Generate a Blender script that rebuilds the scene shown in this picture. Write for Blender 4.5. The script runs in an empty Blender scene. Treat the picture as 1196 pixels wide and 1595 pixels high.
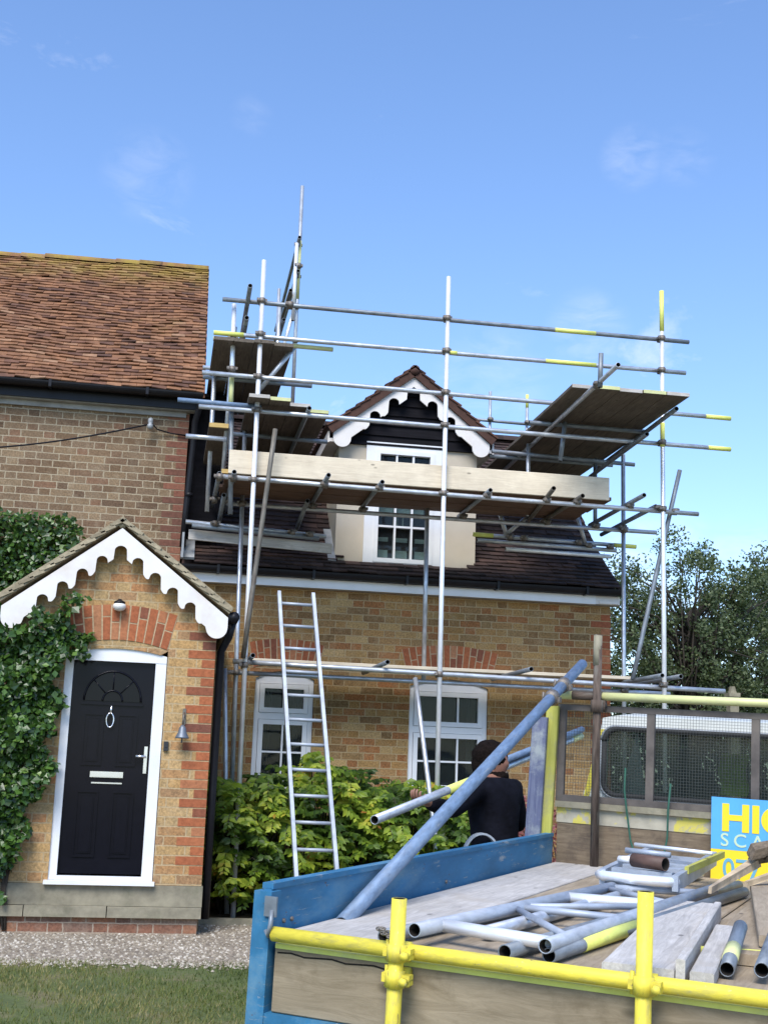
import bpy, bmesh, math, random
import numpy as np
from mathutils import Vector, Matrix
R = math.radians
random.seed(7); rng = np.random.default_rng(7)
S = bpy.context.scene
COL = S.collection

# ------------------------------------------------------------ camera, sky, sun, exposure
cd = bpy.data.cameras.new('camera'); cam = bpy.data.objects.new('camera', cd); COL.objects.link(cam)
cd.sensor_fit = 'VERTICAL'; cd.sensor_height = 36; cd.sensor_width = 36
cd.lens = 36 * 1991.28 / 1595; cd.clip_end = 2000; cd.clip_start = 0.05
yaw, pit, rol = R(9.472), R(11.5586), R(1.9974)
F = Vector((math.sin(yaw)*math.cos(pit), math.cos(yaw)*math.cos(pit), math.sin(pit)))
R0 = Vector((math.cos(yaw), -math.sin(yaw), 0)); U0 = R0.cross(F)
RR = R0*math.cos(rol) + U0*math.sin(rol); UU = U0*math.cos(rol) - R0*math.sin(rol)
cam.matrix_world = Matrix(((RR.x, UU.x, -F.x, 0), (RR.y, UU.y, -F.y, 0), (RR.z, UU.z, -F.z, 1.40), (0, 0, 0, 1)))
S.camera = cam
S.view_settings.view_transform = 'Standard'; S.view_settings.look = 'None'
S.view_settings.gamma = 1; S.view_settings.exposure = 0.55

SUN_EL, SUN_AZ = 50.0, 203.0          # azimuth clockwise from +Y
W = bpy.data.worlds.new('World'); S.world = W; W.use_nodes = True
nt = W.node_tree; nt.nodes.clear()
N = nt.nodes.new; Lk = nt.links.new
sky = N('ShaderNodeTexSky'); sky.sky_type = 'NISHITA'; sky.sun_disc = False
sky.sun_elevation = R(SUN_EL); sky.sun_rotation = R(SUN_AZ); sky.air_density = 1.15; sky.dust_density = 0.5; sky.ozone_density = 1.6
tcw = N('ShaderNodeTexCoord')
mp = N('ShaderNodeMapping'); mp.inputs['Scale'].default_value = (1.0, 1.0, 2.6); mp.inputs['Location'].default_value = (3.1, 0.4, 1.3)
mp.inputs['Rotation'].default_value = (0.0, 0.35, 0.0)
nz = N('ShaderNodeTexNoise'); nz.inputs['Scale'].default_value = 5.5; nz.inputs['Detail'].default_value = 9; nz.inputs['Roughness'].default_value = 0.62
nz.inputs['Distortion'].default_value = 0.5
Lk(tcw.outputs['Generated'], mp.inputs['Vector']); Lk(mp.outputs[0], nz.inputs['Vector'])
rp = N('ShaderNodeMapRange'); rp.inputs['From Min'].default_value = 0.62; rp.inputs['From Max'].default_value = 0.82
Lk(nz.outputs['Fac'], rp.inputs['Value'])
sep = N('ShaderNodeSeparateXYZ'); Lk(tcw.outputs['Generated'], sep.inputs[0])
# more cloud low down over the horizon
hz = N('ShaderNodeMapRange'); hz.inputs['From Min'].default_value = 0.36; hz.inputs['From Max'].default_value = 0.10
hz.inputs['To Min'].default_value = 0.35; hz.inputs['To Max'].default_value = 1.5; Lk(sep.outputs['Z'], hz.inputs['Value'])
mu = N('ShaderNodeMath'); mu.operation = 'MULTIPLY'; mu.use_clamp = True
Lk(rp.outputs[0], mu.inputs[0]); Lk(hz.outputs[0], mu.inputs[1])
# single small wisps standing at their own bearing in the sky
nz2 = N('ShaderNodeTexNoise'); nz2.inputs['Scale'].default_value = 26; nz2.inputs['Detail'].default_value = 8; nz2.inputs['Roughness'].default_value = 0.6; nz2.inputs['Distortion'].default_value = 0.8
Lk(mp.outputs[0], nz2.inputs['Vector'])
nr2 = N('ShaderNodeMapRange'); nr2.inputs['From Min'].default_value = 0.38; nr2.inputs['From Max'].default_value = 0.72; Lk(nz2.outputs['Fac'], nr2.inputs['Value'])
acc = mu.outputs[0]
for dirn, rad, amt in [((0.3016, 0.8918, 0.3371), 2.2, 0.55), ((0.2348, 0.9241, 0.3016), 3.0, 0.4), ((0.3163, 0.8333, 0.4534), 1.6, 0.4), ((0.351, 0.8205, 0.4512), 1.5, 0.25), ((-0.0366, 0.9018, 0.4307), 2.2, 0.28), ((0.0366, 0.8788, 0.4757), 1.2, 0.25), ((0.1663, 0.9463, 0.2773), 2.0, 0.3), ((0.3603, 0.9201, 0.1536), 4.0, 0.9), ((0.4262, 0.8946, 0.1344), 4.0, 0.9)]:
    dp_ = N('ShaderNodeVectorMath'); dp_.operation = 'DOT_PRODUCT'; dp_.inputs[1].default_value = dirn
    nm = N('ShaderNodeVectorMath'); nm.operation = 'NORMALIZE'; Lk(tcw.outputs['Generated'], nm.inputs[0]); Lk(nm.outputs[0], dp_.inputs[0])
    fo = N('ShaderNodeMapRange'); fo.inputs['From Min'].default_value = math.cos(R(rad)); fo.inputs['From Max'].default_value = 1.0
    fo.inputs['To Max'].default_value = amt*0.36; fo.interpolation_type = 'SMOOTHSTEP'; Lk(dp_.outputs['Value'], fo.inputs['Value'])
    m1_ = N('ShaderNodeMath'); m1_.operation = 'MULTIPLY'; Lk(fo.outputs[0], m1_.inputs[0]); Lk(nr2.outputs[0], m1_.inputs[1])
    m2_ = N('ShaderNodeMath'); m2_.operation = 'MAXIMUM'; m2_.use_clamp = True; Lk(acc, m2_.inputs[0]); Lk(m1_.outputs[0], m2_.inputs[1]); acc = m2_.outputs[0]
mxc = N('ShaderNodeMix'); mxc.data_type = 'RGBA'; mxc.inputs[7].default_value = (6.2, 6.3, 6.9, 1)
tint = N('ShaderNodeMix'); tint.data_type = 'RGBA'; tint.blend_type = 'MULTIPLY'; tint.inputs[0].default_value = 1
tint.inputs[7].default_value = (0.89, 1.03, 1.26, 1)
Lk(sky.outputs[0], tint.inputs[6]); Lk(tint.outputs[2], mxc.inputs[6]); Lk(acc, mxc.inputs[0])
bg = N('ShaderNodeBackground'); bg.inputs['Strength'].default_value = 0.14
wo = N('ShaderNodeOutputWorld'); Lk(mxc.outputs[2], bg.inputs['Color']); Lk(bg.outputs[0], wo.inputs['Surface'])

sl = bpy.data.lights.new('sun', 'SUN'); sl.energy = 3.1; sl.angle = R(32); sl.color = (1.0, 0.95, 0.88)
so = bpy.data.objects.new('sun', sl); COL.objects.link(so)
sd = Vector((math.sin(R(SUN_AZ))*math.cos(R(SUN_EL)), math.cos(R(SUN_AZ))*math.cos(R(SUN_EL)), math.sin(R(SUN_EL))))
so.rotation_euler = sd.to_track_quat('Z', 'Y').to_euler()

# ------------------------------------------------------------ materials
MATS = {}
def new_mat(name):
    m = bpy.data.materials.new(name); m.use_nodes = True; MATS[name] = m
    t = m.node_tree; b = t.nodes['Principled BSDF']
    return m, t, b
def nd(t, kind, **kw):
    n = t.nodes.new(kind)
    for k, v in kw.items():
        if k.startswith('i_'):
            n.inputs[k[2:].replace('_', ' ')].default_value = v
        else: setattr(n, k, v)
    return n
def coords(t, sc=(1, 1, 1), off=(0, 0, 0)):
    a = nd(t, 'ShaderNodeAttribute', attribute_name='tc')
    m = nd(t, 'ShaderNodeMapping'); m.inputs['Scale'].default_value = sc; m.inputs['Location'].default_value = off
    t.links.new(a.outputs['Vector'], m.inputs['Vector']); return m.outputs[0]
def noise(t, vec, scale, detail=4, rough=0.55, dist=0.0):
    n = nd(t, 'ShaderNodeTexNoise'); n.inputs['Scale'].default_value = scale; n.inputs['Detail'].default_value = detail
    n.inputs['Roughness'].default_value = rough; n.inputs['Distortion'].default_value = dist
    t.links.new(vec, n.inputs['Vector']); return n.outputs['Fac']
def ramp(t, fac, stops, interp='LINEAR'):
    r = nd(t, 'ShaderNodeValToRGB'); e = r.color_ramp; e.interpolation = interp
    while len(e.elements) > 1: e.elements.remove(e.elements[-1])
    e.elements[0].position = stops[0][0]; e.elements[0].color = (*stops[0][1], 1)
    for p, c in stops[1:]:
        x = e.elements.new(p); x.color = (*c, 1)
    t.links.new(fac, r.inputs[0]); return r.outputs[0]
def mix(t, fac, a, b, mode='MIX'):
    m = nd(t, 'ShaderNodeMix', data_type='RGBA', blend_type=mode)
    for s, v in ((0, fac), (6, a), (7, b)):
        if isinstance(v, (int, float)): m.inputs[s].default_value = v
        elif isinstance(v, tuple): m.inputs[s].default_value = (*v, 1)
        else: t.links.new(v, m.inputs[s])
    return m.outputs[2]
def math_(t, op, a, b=None, clamp=False):
    m = nd(t, 'ShaderNodeMath', operation=op, use_clamp=clamp)
    for s, v in ((0, a), (1, b)):
        if v is None: continue
        if isinstance(v, (int, float)): m.inputs[s].default_value = v
        else: t.links.new(v, m.inputs[s])
    return m.outputs[0]
def bump(t, b, h, strength=0.4, dist=0.01):
    n = nd(t, 'ShaderNodeBump'); n.inputs['Strength'].default_value = strength; n.inputs['Distance'].default_value = dist
    t.links.new(h, n.inputs['Height']); t.links.new(n.outputs[0], b.inputs['Normal'])
def maprange(t, v, a, b_, c=0.0, d=1.0):
    n = nd(t, 'ShaderNodeMapRange'); n.inputs['From Min'].default_value = a; n.inputs['From Max'].default_value = b_
    n.inputs['To Min'].default_value = c; n.inputs['To Max'].default_value = d
    t.links.new(v, n.inputs['Value']); return n.outputs[0]

def plain(name, col, rough=0.5, metal=0.0, var=0.12, scale=8, bmp=0.0, stretch=(1, 1, 1), spec=0.5, dirt=None, dirtamt=0.5, chips=None):
    m, t, b = new_mat(name)
    c = coords(t, stretch)
    f = noise(t, c, scale, 6, 0.6)
    lo = tuple(x*(1-var) for x in col); hi = tuple(min(1, x*(1+var)) for x in col)
    o = ramp(t, f, [(0.3, lo), (0.7, hi)])
    if dirt:
        g = noise(t, c, scale*0.45, 8, 0.7)
        o = mix(t, maprange(t, g, 0.5, 0.72, 0, dirtamt), o, dirt)
    if chips:
        for cc, sc_, th, st_ in chips:
            g3 = noise(t, coords(t, st_, (3, 1, 2)), sc_, 9, 0.72, 0.4)
            o = mix(t, maprange(t, g3, th, th+0.035, 0, 0.9), o, cc)
    t.links.new(o, b.inputs['Base Color'])
    b.inputs['Roughness'].default_value = rough; b.inputs['Metallic'].default_value = metal
    b.inputs['Specular IOR Level'].default_value = spec
    if bmp: bump(t, b, f, bmp, 0.01)
    return m

def brick(name, pal, mortar, h=0.0805, P=0.372, mot=0.35, smear=0.3):
    m, t, b = new_mat(name)
    a = nd(t, 'ShaderNodeAttribute', attribute_name='tc')
    sp = nd(t, 'ShaderNodeSeparateXYZ'); t.links.new(a.outputs['Vector'], sp.inputs[0])
    wob = noise(t, a.outputs['Vector'], 3.0, 3); wv = math_(t, 'MULTIPLY', math_(t, 'SUBTRACT', wob, 0.5), 0.03)
    wob2 = noise(t, a.outputs['Vector'], 26.0, 2); wf = math_(t, 'MULTIPLY', math_(t, 'SUBTRACT', wob2, 0.5), 0.018)
    u = math_(t, 'ADD', math_(t, 'ADD', sp.outputs[0], sp.outputs[1]), wf)
    v = math_(t, 'ADD', math_(t, 'DIVIDE', sp.outputs[2], h), math_(t, 'ADD', math_(t, 'MULTIPLY', wv, 4.0), math_(t, 'MULTIPLY', wf, 9.0)))
    row = math_(t, 'FLOOR', v); fv = math_(t, 'FRACT', v)
    odd = math_(t, 'MODULO', row, 2.0)
    uu = math_(t, 'ADD', math_(t, 'DIVIDE', u, P), math_(t, 'MULTIPLY', odd, 0.5))
    cell = math_(t, 'FLOOR', uu); fu = math_(t, 'FRACT', uu)
    isH = math_(t, 'GREATER_THAN', fu, 0.665)
    lw = 0.011
    m1 = math_(t, 'LESS_THAN', fu, lw/P)
    d2 = math_(t, 'SUBTRACT', fu, 0.665)
    m2 = math_(t, 'MULTIPLY', isH, math_(t, 'LESS_THAN', d2, lw/P))
    m3 = math_(t, 'LESS_THAN', fv, lw/h)
    mm = math_(t, 'MAXIMUM', math_(t, 'MAXIMUM', m1, m2), m3)
    cmb = nd(t, 'ShaderNodeCombineXYZ')
    t.links.new(cell, cmb.inputs[0]); t.links.new(row, cmb.inputs[1]); t.links.new(isH, cmb.inputs[2])
    wn = nd(t, 'ShaderNodeTexWhiteNoise'); t.links.new(cmb.outputs[0], wn.inputs['Vector'])
    n = len(pal); col = ramp(t, wn.outputs['Value'], [(i/n, c) for i, c in enumerate(pal)], 'CONSTANT')
    f = noise(t, a.outputs['Vector'], 55, 5, 0.65); f2 = noise(t, a.outputs['Vector'], 1.3, 4)
    col = mix(t, mot, col, ramp(t, f, [(0.3, (0.25, 0.25, 0.25)), (0.72, (1.6, 1.5, 1.4))]), 'MULTIPLY')
    col = mix(t, mot*0.6, col, ramp(t, f2, [(0.32, (0.45, 0.44, 0.42)), (0.7, (1.3, 1.3, 1.3))]), 'MULTIPLY')
    f3 = noise(t, a.outputs['Vector'], 9, 6, 0.7)
    mk = math_(t, 'MAXIMUM', mm, maprange(t, f3, 0.5, 0.72, 0, smear))
    mor = mix(t, 0.5, mortar, ramp(t, f, [(0.3, (0.6, 0.6, 0.6)), (0.7, (1.2, 1.2, 1.2))]), 'MULTIPLY')
    t.links.new(mix(t, mk, col, mor), b.inputs['Base Color'])
    b.inputs['Roughness'].default_value = 0.92; b.inputs['Specular IOR Level'].default_value = 0.2
    hgt = math_(t, 'ADD', math_(t, 'MULTIPLY', mm, -1.0), math_(t, 'MULTIPLY', f, 0.6))
    bump(t, b, hgt, 0.7, 0.006)
    return m

def tinted(name, stops, rough=0.85, mottle=0.4, mscale=14, lichen=None, bmp=0.4, metal=0, spec=0.3, interp='LINEAR', trans=0.0):
    """colour picked per face from the mesh attribute rnd (each tile, leaf or brick its own tone)"""
    m, t, b = new_mat(name)
    a = nd(t, 'ShaderNodeAttribute', attribute_name='rnd')
    c = ramp(t, a.outputs['Fac'], stops, interp)
    v = coords(t)
    f = noise(t, v, mscale, 5, 0.65)
    c = mix(t, mottle, c, ramp(t, f, [(0.3, (0.4, 0.4, 0.4)), (0.7, (1.45, 1.45, 1.45))]), 'MULTIPLY')
    if lichen:
        col, z0, z1, amt = lichen
        sp = nd(t, 'ShaderNodeSeparateXYZ'); t.links.new(v, sp.inputs[0])
        g = noise(t, v, 3.2, 7, 0.7)
        k = math_(t, 'MULTIPLY', maprange(t, g, 0.36, 0.6), maprange(t, sp.outputs[2], z0, z1, 0.0, amt), True)
        g2 = noise(t, v, 1.7, 5, 0.6); k2 = math_(t, 'MULTIPLY', maprange(t, g2, 0.62, 0.75), 0.25)
        c = mix(t, math_(t, 'MAXIMUM', k, k2), c, col)
    t.links.new(c, b.inputs['Base Color'])
    b.inputs['Roughness'].default_value = rough; b.inputs['Metallic'].default_value = metal
    b.inputs['Specular IOR Level'].default_value = spec
    if bmp: bump(t, b, f, bmp, 0.008)
    if trans:
        tr = nd(t, 'ShaderNodeBsdfTranslucent'); t.links.new(mix(t, 1.0, c, (1.5, 1.7, 0.6), 'MULTIPLY'), tr.inputs['Color'])
        ms = nd(t, 'ShaderNodeMixShader'); ms.inputs[0].default_value = trans
        t.links.new(b.outputs[0], ms.inputs[1]); t.links.new(tr.outputs[0], ms.inputs[2])
        t.links.new(ms.outputs[0], t.nodes['Material Output'].inputs['Surface'])
    return m

def wood(name, a_, b_, rough=0.8, knots=True, grain=1.0, stain=None, kn=0.10):
    m, t, b = new_mat(name)
    v = coords(t, (1.2, 14*grain, 14*grain)); w = coords(t, (1, 1, 1))
    f = noise(t, v, 3.0, 8, 0.7, 1.2); g = noise(t, w, 2.2, 5, 0.6)
    c = ramp(t, f, [(0.28, a_), (0.72, b_)])
    c = mix(t, 0.5, c, ramp(t, g, [(0.3, (0.6, 0.58, 0.55)), (0.7, (1.25, 1.25, 1.25))]), 'MULTIPLY')
    if knots:
        vo = nd(t, 'ShaderNodeTexVoronoi'); vo.inputs['Scale'].default_value = 5.0; t.links.new(coords(t, (0.7, 1.6, 1.6)), vo.inputs['Vector'])
        k = maprange(t, vo.outputs['Distance'], kn, kn*0.5, 0, 0.75)
        c = mix(t, k, c, tuple(x*0.35 for x in a_))
    if stain:
        s = noise(t, w, 3.5, 6, 0.7); c = mix(t, maprange(t, s, 0.52, 0.66, 0, 0.8), c, stain)
    t.links.new(c, b.inputs['Base Color']); b.inputs['Roughness'].default_value = rough
    b.inputs['Specular IOR Level'].default_value = 0.25
    bump(t, b, f, 0.35, 0.004)
    return m

def glass(name, col=(0.02, 0.024, 0.03), rough=0.04, through=0.0, spec=0.6):
    m, t, b = new_mat(name)
    b.inputs['Base Color'].default_value = (*col, 1); b.inputs['Roughness'].default_value = rough
    b.inputs['Specular IOR Level'].default_value = spec
    f = noise(t, coords(t), 2.0, 2); bump(t, b, f, 0.05, 0.01)
    if through:
        tr = nd(t, 'ShaderNodeBsdfTransparent'); tr.inputs[0].default_value = (0.8, 0.88, 0.84, 1)
        ms = nd(t, 'ShaderNodeMixShader'); ms.inputs[0].default_value = through
        t.links.new(b.outputs[0], ms.inputs[1]); t.links.new(tr.outputs[0], ms.inputs[2])
        t.links.new(ms.outputs[0], t.nodes['Material Output'].inputs['Surface'])
    return m

brick('brick_main', [(0.169, 0.112, 0.069), (0.201, 0.136, 0.085), (0.233, 0.164, 0.101), (0.145, 0.096, 0.063), (0.217, 0.152, 0.097), (0.265, 0.192, 0.121), (0.185, 0.120, 0.077), (0.217, 0.128, 0.081), (0.209, 0.148, 0.097)], (0.38, 0.315, 0.22), mot=0.65, smear=0.35)
brick('brick_cottage', [(0.349, 0.206, 0.080), (0.369, 0.234, 0.094), (0.317, 0.197, 0.085), (0.337, 0.154, 0.063), (0.382, 0.240, 0.099), (0.213, 0.132, 0.060), (0.356, 0.163, 0.066), (0.304, 0.182, 0.077), (0.388, 0.253, 0.110), (0.245, 0.145, 0.066), (0.376, 0.222, 0.088), (0.297, 0.141, 0.060), (0.441, 0.308, 0.144), (0.343, 0.209, 0.094), (0.427, 0.283, 0.122), (0.297, 0.191, 0.088), (0.337, 0.203, 0.088), (0.369, 0.228, 0.094)], (0.42, 0.31, 0.17), mot=0.7, smear=0.5)
brick('brick_porch', [(0.458, 0.289, 0.126), (0.443, 0.266, 0.119), (0.480, 0.319, 0.149), (0.413, 0.240, 0.111), (0.458, 0.304, 0.138), (0.360, 0.221, 0.115), (0.487, 0.330, 0.160), (0.435, 0.221, 0.100), (0.427, 0.296, 0.145)], (0.46, 0.345, 0.20), mot=0.6, smear=0.5)
brick('brick_base', [(0.24, 0.12, 0.08), (0.30, 0.15, 0.09), (0.20, 0.12, 0.09), (0.27, 0.19, 0.14)], (0.36, 0.29, 0.22), mot=0.5, smear=0.4)
RED = [(0.0, (0.18, 0.07, 0.045)), (0.3, (0.30, 0.095, 0.042)), (0.8, (0.37, 0.12, 0.05)), (1.0, (0.38, 0.18, 0.09))]
tinted('brick_red', RED, mottle=0.45, mscale=30, rough=0.9)
tinted('brick_dull_red', [(0, (0.13, 0.06, 0.042)), (0.5, (0.20, 0.08, 0.052)), (1, (0.25, 0.115, 0.07))], mottle=0.5, mscale=30, rough=0.9)
plain('mortar', (0.44, 0.33, 0.20), 0.95, var=0.2, scale=40)
tinted('clay_tile', [(0, (0.10, 0.052, 0.035)), (0.2, (0.15, 0.073, 0.044)), (0.5, (0.215, 0.103, 0.052)), (0.8, (0.255, 0.122, 0.06)), (1, (0.29, 0.165, 0.095))], mottle=0.65, mscale=9, lichen=((0.30, 0.21, 0.045), 7.50, 8.12, 1.0))
tinted('dark_tile', [(0, (0.026, 0.018, 0.017)), (0.5, (0.05, 0.031, 0.027)), (1, (0.095, 0.056, 0.045))], mottle=0.5, mscale=11)
tinted('brown_tile', [(0, (0.045, 0.024, 0.019)), (0.6, (0.085, 0.042, 0.03)), (1, (0.13, 0.06, 0.04))], mottle=0.4, mscale=11)
tinted('porch_tile', [(0, (0.22, 0.18, 0.12)), (1, (0.40, 0.34, 0.23))], mottle=0.5, mscale=20)
tinted('ivy_leaf', [(0, (0.014, 0.032, 0.008)), (0.5, (0.036, 0.085, 0.014)), (0.85, (0.085, 0.165, 0.028)), (1, (0.17, 0.25, 0.06))], rough=0.32, mottle=0.25, bmp=0, trans=0.18, spec=0.5)
tinted('bush_leaf', [(0, (0.025, 0.052, 0.010)), (0.3, (0.08, 0.145, 0.018)), (0.55, (0.21, 0.29, 0.028)), (0.8, (0.40, 0.44, 0.05)), (1, (0.36, 0.15, 0.035))], rough=0.45, mottle=0.3, bmp=0, trans=0.35)
tinted('tree_leaf', [(0, (0.034, 0.054, 0.024)), (0.5, (0.082, 0.112, 0.05)), (0.9, (0.15, 0.185, 0.09)), (1, (0.22, 0.21, 0.11))], rough=0.55, mottle=0.25, bmp=0, trans=0.2)
tinted('hedge_leaf', [(0, (0.014, 0.028, 0.012)), (0.6, (0.032, 0.055, 0.02)), (1, (0.07, 0.09, 0.03))], rough=0.6, mottle=0.25, bmp=0, trans=0.12)
tinted('red_leaf', [(0, (0.10, 0.03, 0.03)), (0.5, (0.22, 0.07, 0.07)), (0.85, (0.34, 0.13, 0.12)), (1, (0.12, 0.14, 0.04))], rough=0.5, mottle=0.25, bmp=0, trans=0.2)
plain('bark', (0.05, 0.04, 0.03), 0.95, var=0.4, scale=20, bmp=0.6, stretch=(1, 1, 0.3))
plain('galv', (0.50, 0.53, 0.57), 0.40, 0.6, chips=[((0.55, 0.53, 0.48), 14, 0.66, (1, 1, .5)), ((0.16, 0.11, 0.07), 20, 0.69, (1, 1, .6))], var=0.3, scale=9, dirt=(0.30, 0.27, 0.23), dirtamt=0.55, bmp=0.05)
plain('galv_bright', (0.86, 0.88, 0.91), 0.36, 0.45, var=0.1, scale=9, dirt=(0.5, 0.48, 0.44), dirtamt=0.4)
plain('galv_dull', (0.22, 0.25, 0.28), 0.5, 0.4, var=0.3, scale=9, dirt=(0.16, 0.12, 0.09), dirtamt=0.6, bmp=0.08)
plain('tube_brown', (0.16, 0.145, 0.12), 0.6, 0.3, var=0.3, scale=10, dirt=(0.10, 0.06, 0.04), dirtamt=0.7)
plain('coupler_steel', (0.20, 0.18, 0.16), 0.6, 0.6, var=0.4, scale=40, bmp=0.2, dirt=(0.20, 0.11, 0.05), dirtamt=0.6)
plain('tube_yellow', (0.70, 0.72, 0.16), 0.5, 0.0, var=0.12, scale=12, dirt=(0.45, 0.45, 0.30), dirtamt=0.5)
plain('bright_yellow', (0.72, 0.60, 0.065), 0.55, 0.0, var=0.12, scale=22, dirt=(0.34, 0.31, 0.12), dirtamt=0.75, bmp=0.12, spec=0.3, chips=[((0.16, 0.12, 0.07), 16, 0.625, (1, 1, .6)), ((0.40, 0.38, 0.30), 40, 0.63, (1, 1, 1))])
plain('pale_yellow', (0.62, 0.62, 0.28), 0.5, 0.1, var=0.12, scale=10, dirt=(0.4, 0.38, 0.3), dirtamt=0.6)
plain('blue_tube', (0.14, 0.21, 0.32), 0.6, 0.1, var=0.3, scale=14, chips=[((0.30, 0.32, 0.34), 18, 0.62, (1, 1, .3)), ((0.12, 0.09, 0.07), 26, 0.68, (1, 1, 1))], dirt=(0.25, 0.29, 0.33), dirtamt=0.5)
plain('rust_tube', (0.10, 0.075, 0.06), 0.85, 0.1, var=0.6, scale=14, bmp=0.4, dirt=(0.22, 0.22, 0.19), dirtamt=0.9, stretch=(1, 1, .4), spec=0.2)
wood('board_dark', (0.075, 0.062, 0.05), (0.20, 0.165, 0.13))
wood('board_brown', (0.085, 0.05, 0.035), (0.19, 0.12, 0.085))
wood('board_new', (0.56, 0.47, 0.35), (0.74, 0.65, 0.50), knots=True)
wood('board_gold', (0.42, 0.27, 0.09), (0.62, 0.45, 0.18))
wood('board_grey', (0.33, 0.31, 0.29), (0.62, 0.59, 0.55), stain=(0.42, 0.38, 0.33))
wood('board_tan', (0.23, 0.18, 0.125), (0.42, 0.345, 0.25), grain=0.7)
wood('board_tail', (0.19, 0.15, 0.095), (0.33, 0.27, 0.185), grain=0.55, stain=(0.15, 0.115, 0.07), kn=0.17)
wood('board_blue', (0.07, 0.08, 0.16), (0.19, 0.21, 0.29), stain=(0.36, 0.39, 0.38))
wood('board_yellow', (0.34, 0.33, 0.06), (0.52, 0.50, 0.12), stain=(0.30, 0.28, 0.16))
wood('osb', (0.11, 0.08, 0.055), (0.27, 0.21, 0.14), grain=0.8, stain=(0.085, 0.065, 0.05))
plain('blue_paint', (0.03, 0.15, 0.28), 0.6, 0.0, var=0.25, scale=9, dirt=(0.15, 0.26, 0.32), dirtamt=0.85, bmp=0.1, stretch=(1, .35, 1), spec=0.3, chips=[((0.30, 0.33, 0.34), 9, 0.615, (1, .25, 1)), ((0.10, 0.06, 0.045), 22, 0.635, (1, .7, 1)), ((0.20, 0.26, 0.29), 30, 0.60, (.3, .2, 2.5))])
plain('white_pvc', (0.73, 0.735, 0.745), 0.35, var=0.06, scale=3)
plain('white_paint', (0.70, 0.67, 0.64), 0.55, chips=[((0.40, 0.36, 0.31), 14, 0.68, (1, 1, 1))], var=0.05, dirt=(0.55, 0.44, 0.35), dirtamt=0.5, scale=5)
plain('cream_render', (0.50, 0.44, 0.35), 0.9, var=0.05, scale=5, bmp=0.1, dirt=(0.52, 0.45, 0.34), dirtamt=0.4)
plain('black_gutter', (0.010, 0.010, 0.013), 0.4, var=0.2, spec=0.22)
plain('black_board', (0.009, 0.0085, 0.011), 0.85, spec=0.1, var=0.35, scale=6, stretch=(0.5, 1, 6), bmp=0.2)
plain('soffit', (0.30, 0.29, 0.27), 0.7, var=0.2, dirt=(0.15, 0.14, 0.13))
plain('door_black', (0.006, 0.006, 0.010), 0.16, var=0.1, spec=0.14)
plain('chrome', (0.75, 0.75, 0.77), 0.18, 0.9, var=0.04)
plain('lead', (0.26, 0.28, 0.30), 0.6, 0.2, var=0.25, scale=7, dirt=(0.45, 0.45, 0.44))
plain('sill_stone', (0.25, 0.225, 0.16), 0.9, var=0.3, scale=7, bmp=0.5, dirt=(0.10, 0.105, 0.06), dirtamt=0.8)
plain('alu', (0.34, 0.38, 0.44), 0.5, 0.2, var=0.25, dirt=(0.5, 0.5, 0.5), dirtamt=0.5)
plain('frame_brown', (0.10, 0.085, 0.075), 0.7, 0.1, var=0.35, scale=9, dirt=(0.2, 0.17, 0.13), bmp=0.2)
plain('mesh_wire', (0.06, 0.065, 0.06), 0.7, 0.2)
plain('cab_white', (0.66, 0.67, 0.62), 0.35, var=0.06, dirt=(0.42, 0.42, 0.34), dirtamt=0.4, scale=4)
plain('cream_steel', (0.38, 0.35, 0.27), 0.6, var=0.2, scale=9, dirt=(0.22, 0.18, 0.13), dirtamt=0.8, bmp=0.05, chips=[((0.58, 0.50, 0.07), 3.2, 0.545, (1, 1, 1))])
plain('tube_inside', (0.02, 0.018, 0.016), 0.95, spec=0.1)  # near-black painted into open tube ends for the shade inside them
plain('rubber', (0.02, 0.02, 0.02), 0.8)
plain('black_plastic', (0.02, 0.02, 0.022), 0.5)
plain('sign_blue', (0.09, 0.37, 0.72), 0.45, var=0.06)
plain('sign_yellow', (0.86, 0.62, 0.02), 0.45, var=0.04)
plain('sign_pale', (0.50, 0.62, 0.42), 0.5, var=0.04)
plain('sign_text_blue', (0.13, 0.37, 0.50), 0.5, var=0.04)
plain('rope_green', (0.02, 0.09, 0.06), 0.8)
plain('rope_grey', (0.55, 0.55, 0.52), 0.8)
plain('skin', (0.26, 0.125, 0.085), 0.6, var=0.1)
plain('shirt_black', (0.006, 0.0065, 0.011), 0.95, var=0.4, scale=14, bmp=0.8, spec=0.1)
plain('trouser_dark', (0.02, 0.02, 0.025), 0.9, var=0.3, scale=12)
plain('hair_dark', (0.008, 0.005, 0.004), 0.9, var=0.6, scale=60, bmp=1.0, spec=0.1)
plain('cast_iron', (0.15, 0.17, 0.20), 0.5, 0.5, var=0.2)
plain('lamp_glass', (0.72, 0.70, 0.66), 0.2, var=0.03)
plain('hi_vis', (0.55, 0.75, 0.05), 0.7)
plain('seat_cloth', (0.03, 0.03, 0.035), 0.9)
plain('brown_roll', (0.10, 0.055, 0.04), 0.6, var=0.3, scale=10)
plain('broken_wood', (0.50, 0.38, 0.24), 0.85, var=0.4, scale=9, bmp=0.4, dirt=(0.3, 0.26, 0.24))
plain('bark_chip', (0.16, 0.12, 0.08), 0.95, var=0.5, scale=30, bmp=0.8)
plain('curtain', (0.09, 0.095, 0.11), 0.9, var=0.1)
plain('pane_reflection', (0.8, 0.85, 0.95), 0.9, var=0.05)  # pale tone for the reflections painted behind the dormer glass
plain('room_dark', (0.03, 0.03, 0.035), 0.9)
glass('pane'); glass('pane_dark', (0.003, 0.003, 0.005), 0.15, spec=0.2); glass('pane_clear', through=0.72)
glass('cab_glass', (0.03, 0.04, 0.04), 0.06, through=0.6)

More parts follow.
